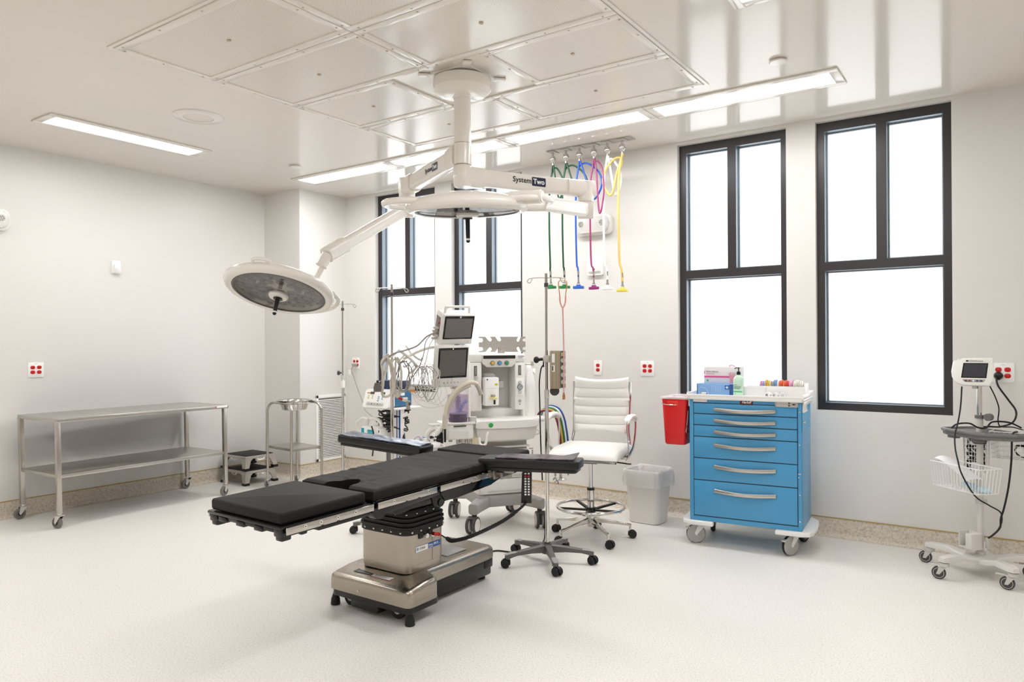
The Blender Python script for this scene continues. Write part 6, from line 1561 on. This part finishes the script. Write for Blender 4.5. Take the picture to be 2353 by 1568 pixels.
for x, c in ((-.065, '#4A4237'), (.065, '#4B4F50')): B(fp).bb(x-.022, x+.022, .040, .060, 0, .003).build('readout', mat('readout_'+c[1:], c, .2), r)
B(fp).bb(-.13, -.10, .046, .053, 0, .002).build('orange_mark', mat('mark_orange', '#E08A3C', .5), r); B(fp).bb(-.10, -.075, .046, .053, 0, .002).build('navy_mark', mat('mark_navy', '#2E4272', .5), r)
for i, (x, z, c) in enumerate(((-.105, .022, '#D8C24A'), (-.105, .004, '#D8C24A'), (-.055, .022, '#D8C24A'), (-.055, .004, '#D8C24A'), (.02, .018, '#5AA0C4'), (.02, .000, '#5AA0C4'), (.02, -.018, '#5AA0C4'), (.065, .016, '#5AA0C4'), (.065, .0, '#5AA0C4'))):
    B(fp).prism(rrect(.013, .010, .003, 2, x, z), 0, .0028, .0008).build('panel_key', mat('key_'+c[1:], c, .45), r)
o_ = B(fp).prism(rrect(.21, .030, .014, 4, -.01, -.048), 0, .0025, .0008).build('socket_panel', LGREY, r)
for k in range(5): B(fp).box((-.08+.035*k, -.048, .003), (.012, .008, .003), .001).build('panel_socket', DGREY if k % 2 else HUBG, o_)
B().bb(.152, .1535, -.02, .03, .10, .125).build('case_label', BRIGHT, r)
r = thing('light_source_box', 'small navy blue box with dial on top of the electrosurgical generator', 'medical device', (EX+.01, EY+.03, .9775), 0)
B().bb(-.14, .13, -.07, .09, 0, .075, .004).build('box_body', mat('box_navy_metal', '#232B4C', .4), r)
dl = B(FA).cyl((-.11, .038, .07), (-.11, .038, .078), .020, seg=18).build('dial_plate', BLACK, r); B(FA).box((-.11, .040, .081), (.007, .026, .006), .002).build('dial_pointer', LGREY, dl)
B(FA).cyl((-.045, .012, .07), (-.045, .012, .085), .010, seg=12).build('socket', CHROME, r); B(FA).bb(-.132, -.095, .062, .068, .07, .071).build('box_label', BRIGHT, r)
B().bb(.04, .10, .0, .03, -.002, .0, .0).build('rubber_feet', BLACK, r)
r = thing('warming_unit', 'white unit with teal keypad on the lower shelf of the equipment cart', 'medical device', (EX-.07, EY-.09, .5155), 0)
b = B().bb(-.15, .075, -.07, .09, 0, .135, .02).bb(.02, .09, -.06, .08, 0, .12, .012); b.build('unit_body', BRIGHT, r)
B(FA).bb(-.055, .015, .065, .108, .070, .072).build('teal_keypad', mat('teal_panel', '#27A3B5', .35), r); B(FA).bb(-.132, -.098, .055, .118, .068, .0712).build('teal_side_panel', mat('teal_panel', '#27A3B5', .35), r)
for k in range(3): B(FA).bb(-.045+.02*k, -.038+.02*k, .078, .092, .072, .0735).build('keypad_key', mat('teal_light', '#7CCAD4', .4), r)
B(FA).bb(.048, .078, .088, .108, .0605, .0625).build('vent_slot', DGREY, r)
B().tube([(-.14, 0, .13), (-.11, 0, .19), (-.03, .0, .20), (.03, 0, .175), (.05, 0, .13)], .016, 10).build('carry_handle', WHITE, r)
B().tube([(-.13, -.05, .05), (-.20, -.05, .09), (-.21, -.05, .15), (-.15, -.04, .20), (-.09, -.03, .19)], .012, 10).build('white_hose', WHITE, r)
# black cables heaped on the lower shelf
rn = random.Random(21)
for i in range(12):
    P = []; cx, cy, cz = EX-.03+.05*(i % 3), EY+.0+.02*(i % 2), .60+.017*i
    for k in range(16):
        a = 2*PI*k/9+i; P.append((cx+(.11+.03*rn.random())*math.cos(a), cy+(.055+.025*rn.random())*math.sin(a), cz+.025*rn.uniform(-1, 1)))
    cable('heaped_cable', P, .0055, 'black cable in the heap between the posts of the equipment cart', 'cable', BLACK, 5, 'black cables heaped in the equipment cart')
for i in range(7):
    P = [(EX+.06+.02*i, EY-.02, .72-.02*i), (EX+.12+.015*i, EY-.04, .66-.02*i), (EX+.10+.02*i, EY-.05, .57-.015*i), (EX+.15+.012*i, EY-.06, .50-.01*i), (EX+.20, EY-.07, .40)]
    cable('dangling_cable', P, .006, 'black cable dangling down the right side of the equipment cart', 'cable', BLACK, 6, 'black cables dangling beside the equipment cart')
cable('generator_lead', [(EX-.05, EY-.185, .66), (EX-.02, EY-.19, .60), (EX-.02, EY-.19, .50), (EX-.04, EY-.185, .40)], .006, 'black lead hanging in front of the lower shelf of the equipment cart')
cable('wall_cable', [(.728, YW-.03, 1.150), (.72, YW-.05, 1.13), (.70, YW-.05, 1.09), (.73, YW-.05, 1.04), (.82, YW-.08, .92), (.95, YW-.12, .76), (1.12, YW-.25, .70), (1.5, YW-.5, .66), (1.80, 4.80, .62)], .0055, 'grey cord from the wall outlet to the equipment cart', 'cord', CGR)
o = B().box((0, 0, 0), (.05, .03, .026), .005).box((.03, 0, 0), (.02, .024, .022), .005).build('wall_plug', HUBG); place(o, (.715, YW-.023, 1.1535)); tag(o, 'grey plug in the bottom row of the outlet beside the leftmost window', 'plug')
o = B().box((0, 0, 0), (.045, .004, .055), .002).build('cord_tag', BRIGHT); place(o, (.685, YW-.06, 1.075), 0); tag(o, 'white paper tag on the grey wall cord', 'tag')
cable('floor_cable', [(1.62, 5.42, .25), (1.58, 5.36, .12), (1.55, 5.28, .02), (1.54, 5.20, .006), (1.62, 4.95, .006), (1.80, 4.80, .05), (1.90, 4.76, .14)], .005, 'thin black cord hanging below the left arm board near the wall')

# ------------------------------------------------------------------ suction canister on a bracket
r = thing('suction_canister', 'white lidded suction canister left of the anesthesia absorber', 'canister', (3.205, 3.895, 0), 29)
b = B(); b.lathe([(.045, .50), (.055, .503), (.066, .64), (.068, .655), (0, .655)], 32); b.build('canister_body', mat('canister_frosted', '#E3E3E6', .2), r)
b = B(); b.lathe([(.068, .648), (.078, .652), (.080, .668), (.076, .676), (.045, .684), (0, .686)], 36); b.build('canister_lid', BRIGHT, r)
b = B(); 
for x, y, h, q in ((-.03, -.02, .028, .014), (.02, -.03, .022, .012), (.03, .02, .03, .014), (-.01, .03, .024, .012), (-.055, .0, .02, .010)): b.cyl((x, y, .680), (x, y, .684+h), q, seg=16)
b.build('lid_port', WHITE, r)
for k in range(4): B(RZ(-58)).box((.0665+.0012*k, 0, .60-.022*k+.0), (.003, .03, .003)).build('volume_mark', mat('scale_navy', '#41507E', .5), r)
B().tube([(-.055, 0, .70), (-.085, 0, .725), (-.115, -.02, .70), (-.12, -.03, .66), (-.09, -.05, .635)], .009, 10).build('suction_tube', mat('tube_clear_lilac', '#DAD3E0', .2), r)
B().tube([(-.02, .0, .70), (-.05, .01, .715), (-.07, .0, .70), (-.06, -.02, .695)], .006, 8).build('lid_tether', mat('tether_blue', '#8FA6C8', .3), r)
b = B(); P = spline([(.0, .02, .69), (.03, .03, .73), (.07, .05, .775), (.09, .06, .80)], 30)
b.tube(P, lambda t: .020+.0022*math.sin(2*PI*t*13), 14, sm=1); b.build('corrugated_hose', BRIGHT, r)
B().tube([(-.04, .05, .70), (-.02, .06, .75), (.03, .06, .775), (.06, .05, .75)], .018, 12).build('hose_bend', WHITE, r)
B().tube([(.07, .0, .665), (.10, -.02, .66), (.125, -.03, .60), (.135, -.03, .56)], .010, 8).build('canister_bracket', mat('bracket_cream', '#E2DBC9', .45), r)
B().cyl((0, 0, .02), (0, 0, .50), .011, seg=14).cyl((0, 0, .49), (0, 0, .505), .05, seg=20).build('stand_pole', CHROME, r)
B().lathe([(.062, 0), (.062, .012), (.04, .022), (.012, .03)], 28).build('stand_base', LGREY, r)
B().bb(.065, .10, .0, .05, .56, .63, .005).build('blue_connector_block', mat('block_blue', '#345F9C', .4), r)
# ------------------------------------------------------------------ camera, world, colour management
cam = bpy.data.cameras.new('camera'); co = bpy.data.objects.new('camera', cam); COL.objects.link(co)
yaw, pit, rol = R(124.7809), R(.17668), R(-.24778)
fw = V(math.cos(yaw)*math.cos(pit), math.sin(yaw)*math.cos(pit), math.sin(pit)); r0 = V(math.sin(yaw), -math.cos(yaw), 0); u0 = r0.cross(fw)
rr = r0*math.cos(rol)+u0*math.sin(rol); uu = rr.cross(fw)
m = Matrix((rr, uu, -fw)).transposed().to_4x4(); m.translation = V(6.62, 0, 1.38)
co.matrix_world = m
cam.sensor_fit = 'HORIZONTAL'; cam.sensor_width = 36.; cam.lens = 36.*1669.35/2353
cam.clip_start = .05; cam.clip_end = 60
SC.camera = co
wd = bpy.data.worlds.new('daylight'); SC.world = wd; wd.use_nodes = True
bg = wd.node_tree.nodes['Background']; bg.inputs['Color'].default_value = lin('#DDE8F2'); bg.inputs['Strength'].default_value = 1.0
SC.view_settings.view_transform = 'Standard'; SC.view_settings.look = 'None'; SC.view_settings.gamma = 1.; SC.view_settings.use_curve_mapping = False
SC.view_settings.exposure = 1.16
SC.cycles.use_denoising = True
SC.cycles.max_bounces = 10; SC.cycles.diffuse_bounces = 5; SC.cycles.glossy_bounces = 4; SC.cycles.transparent_max_bounces = 16
SC.cycles.sample_clamp_indirect = 8.; SC.cycles.caustics_reflective = False; SC.cycles.caustics_refractive = False
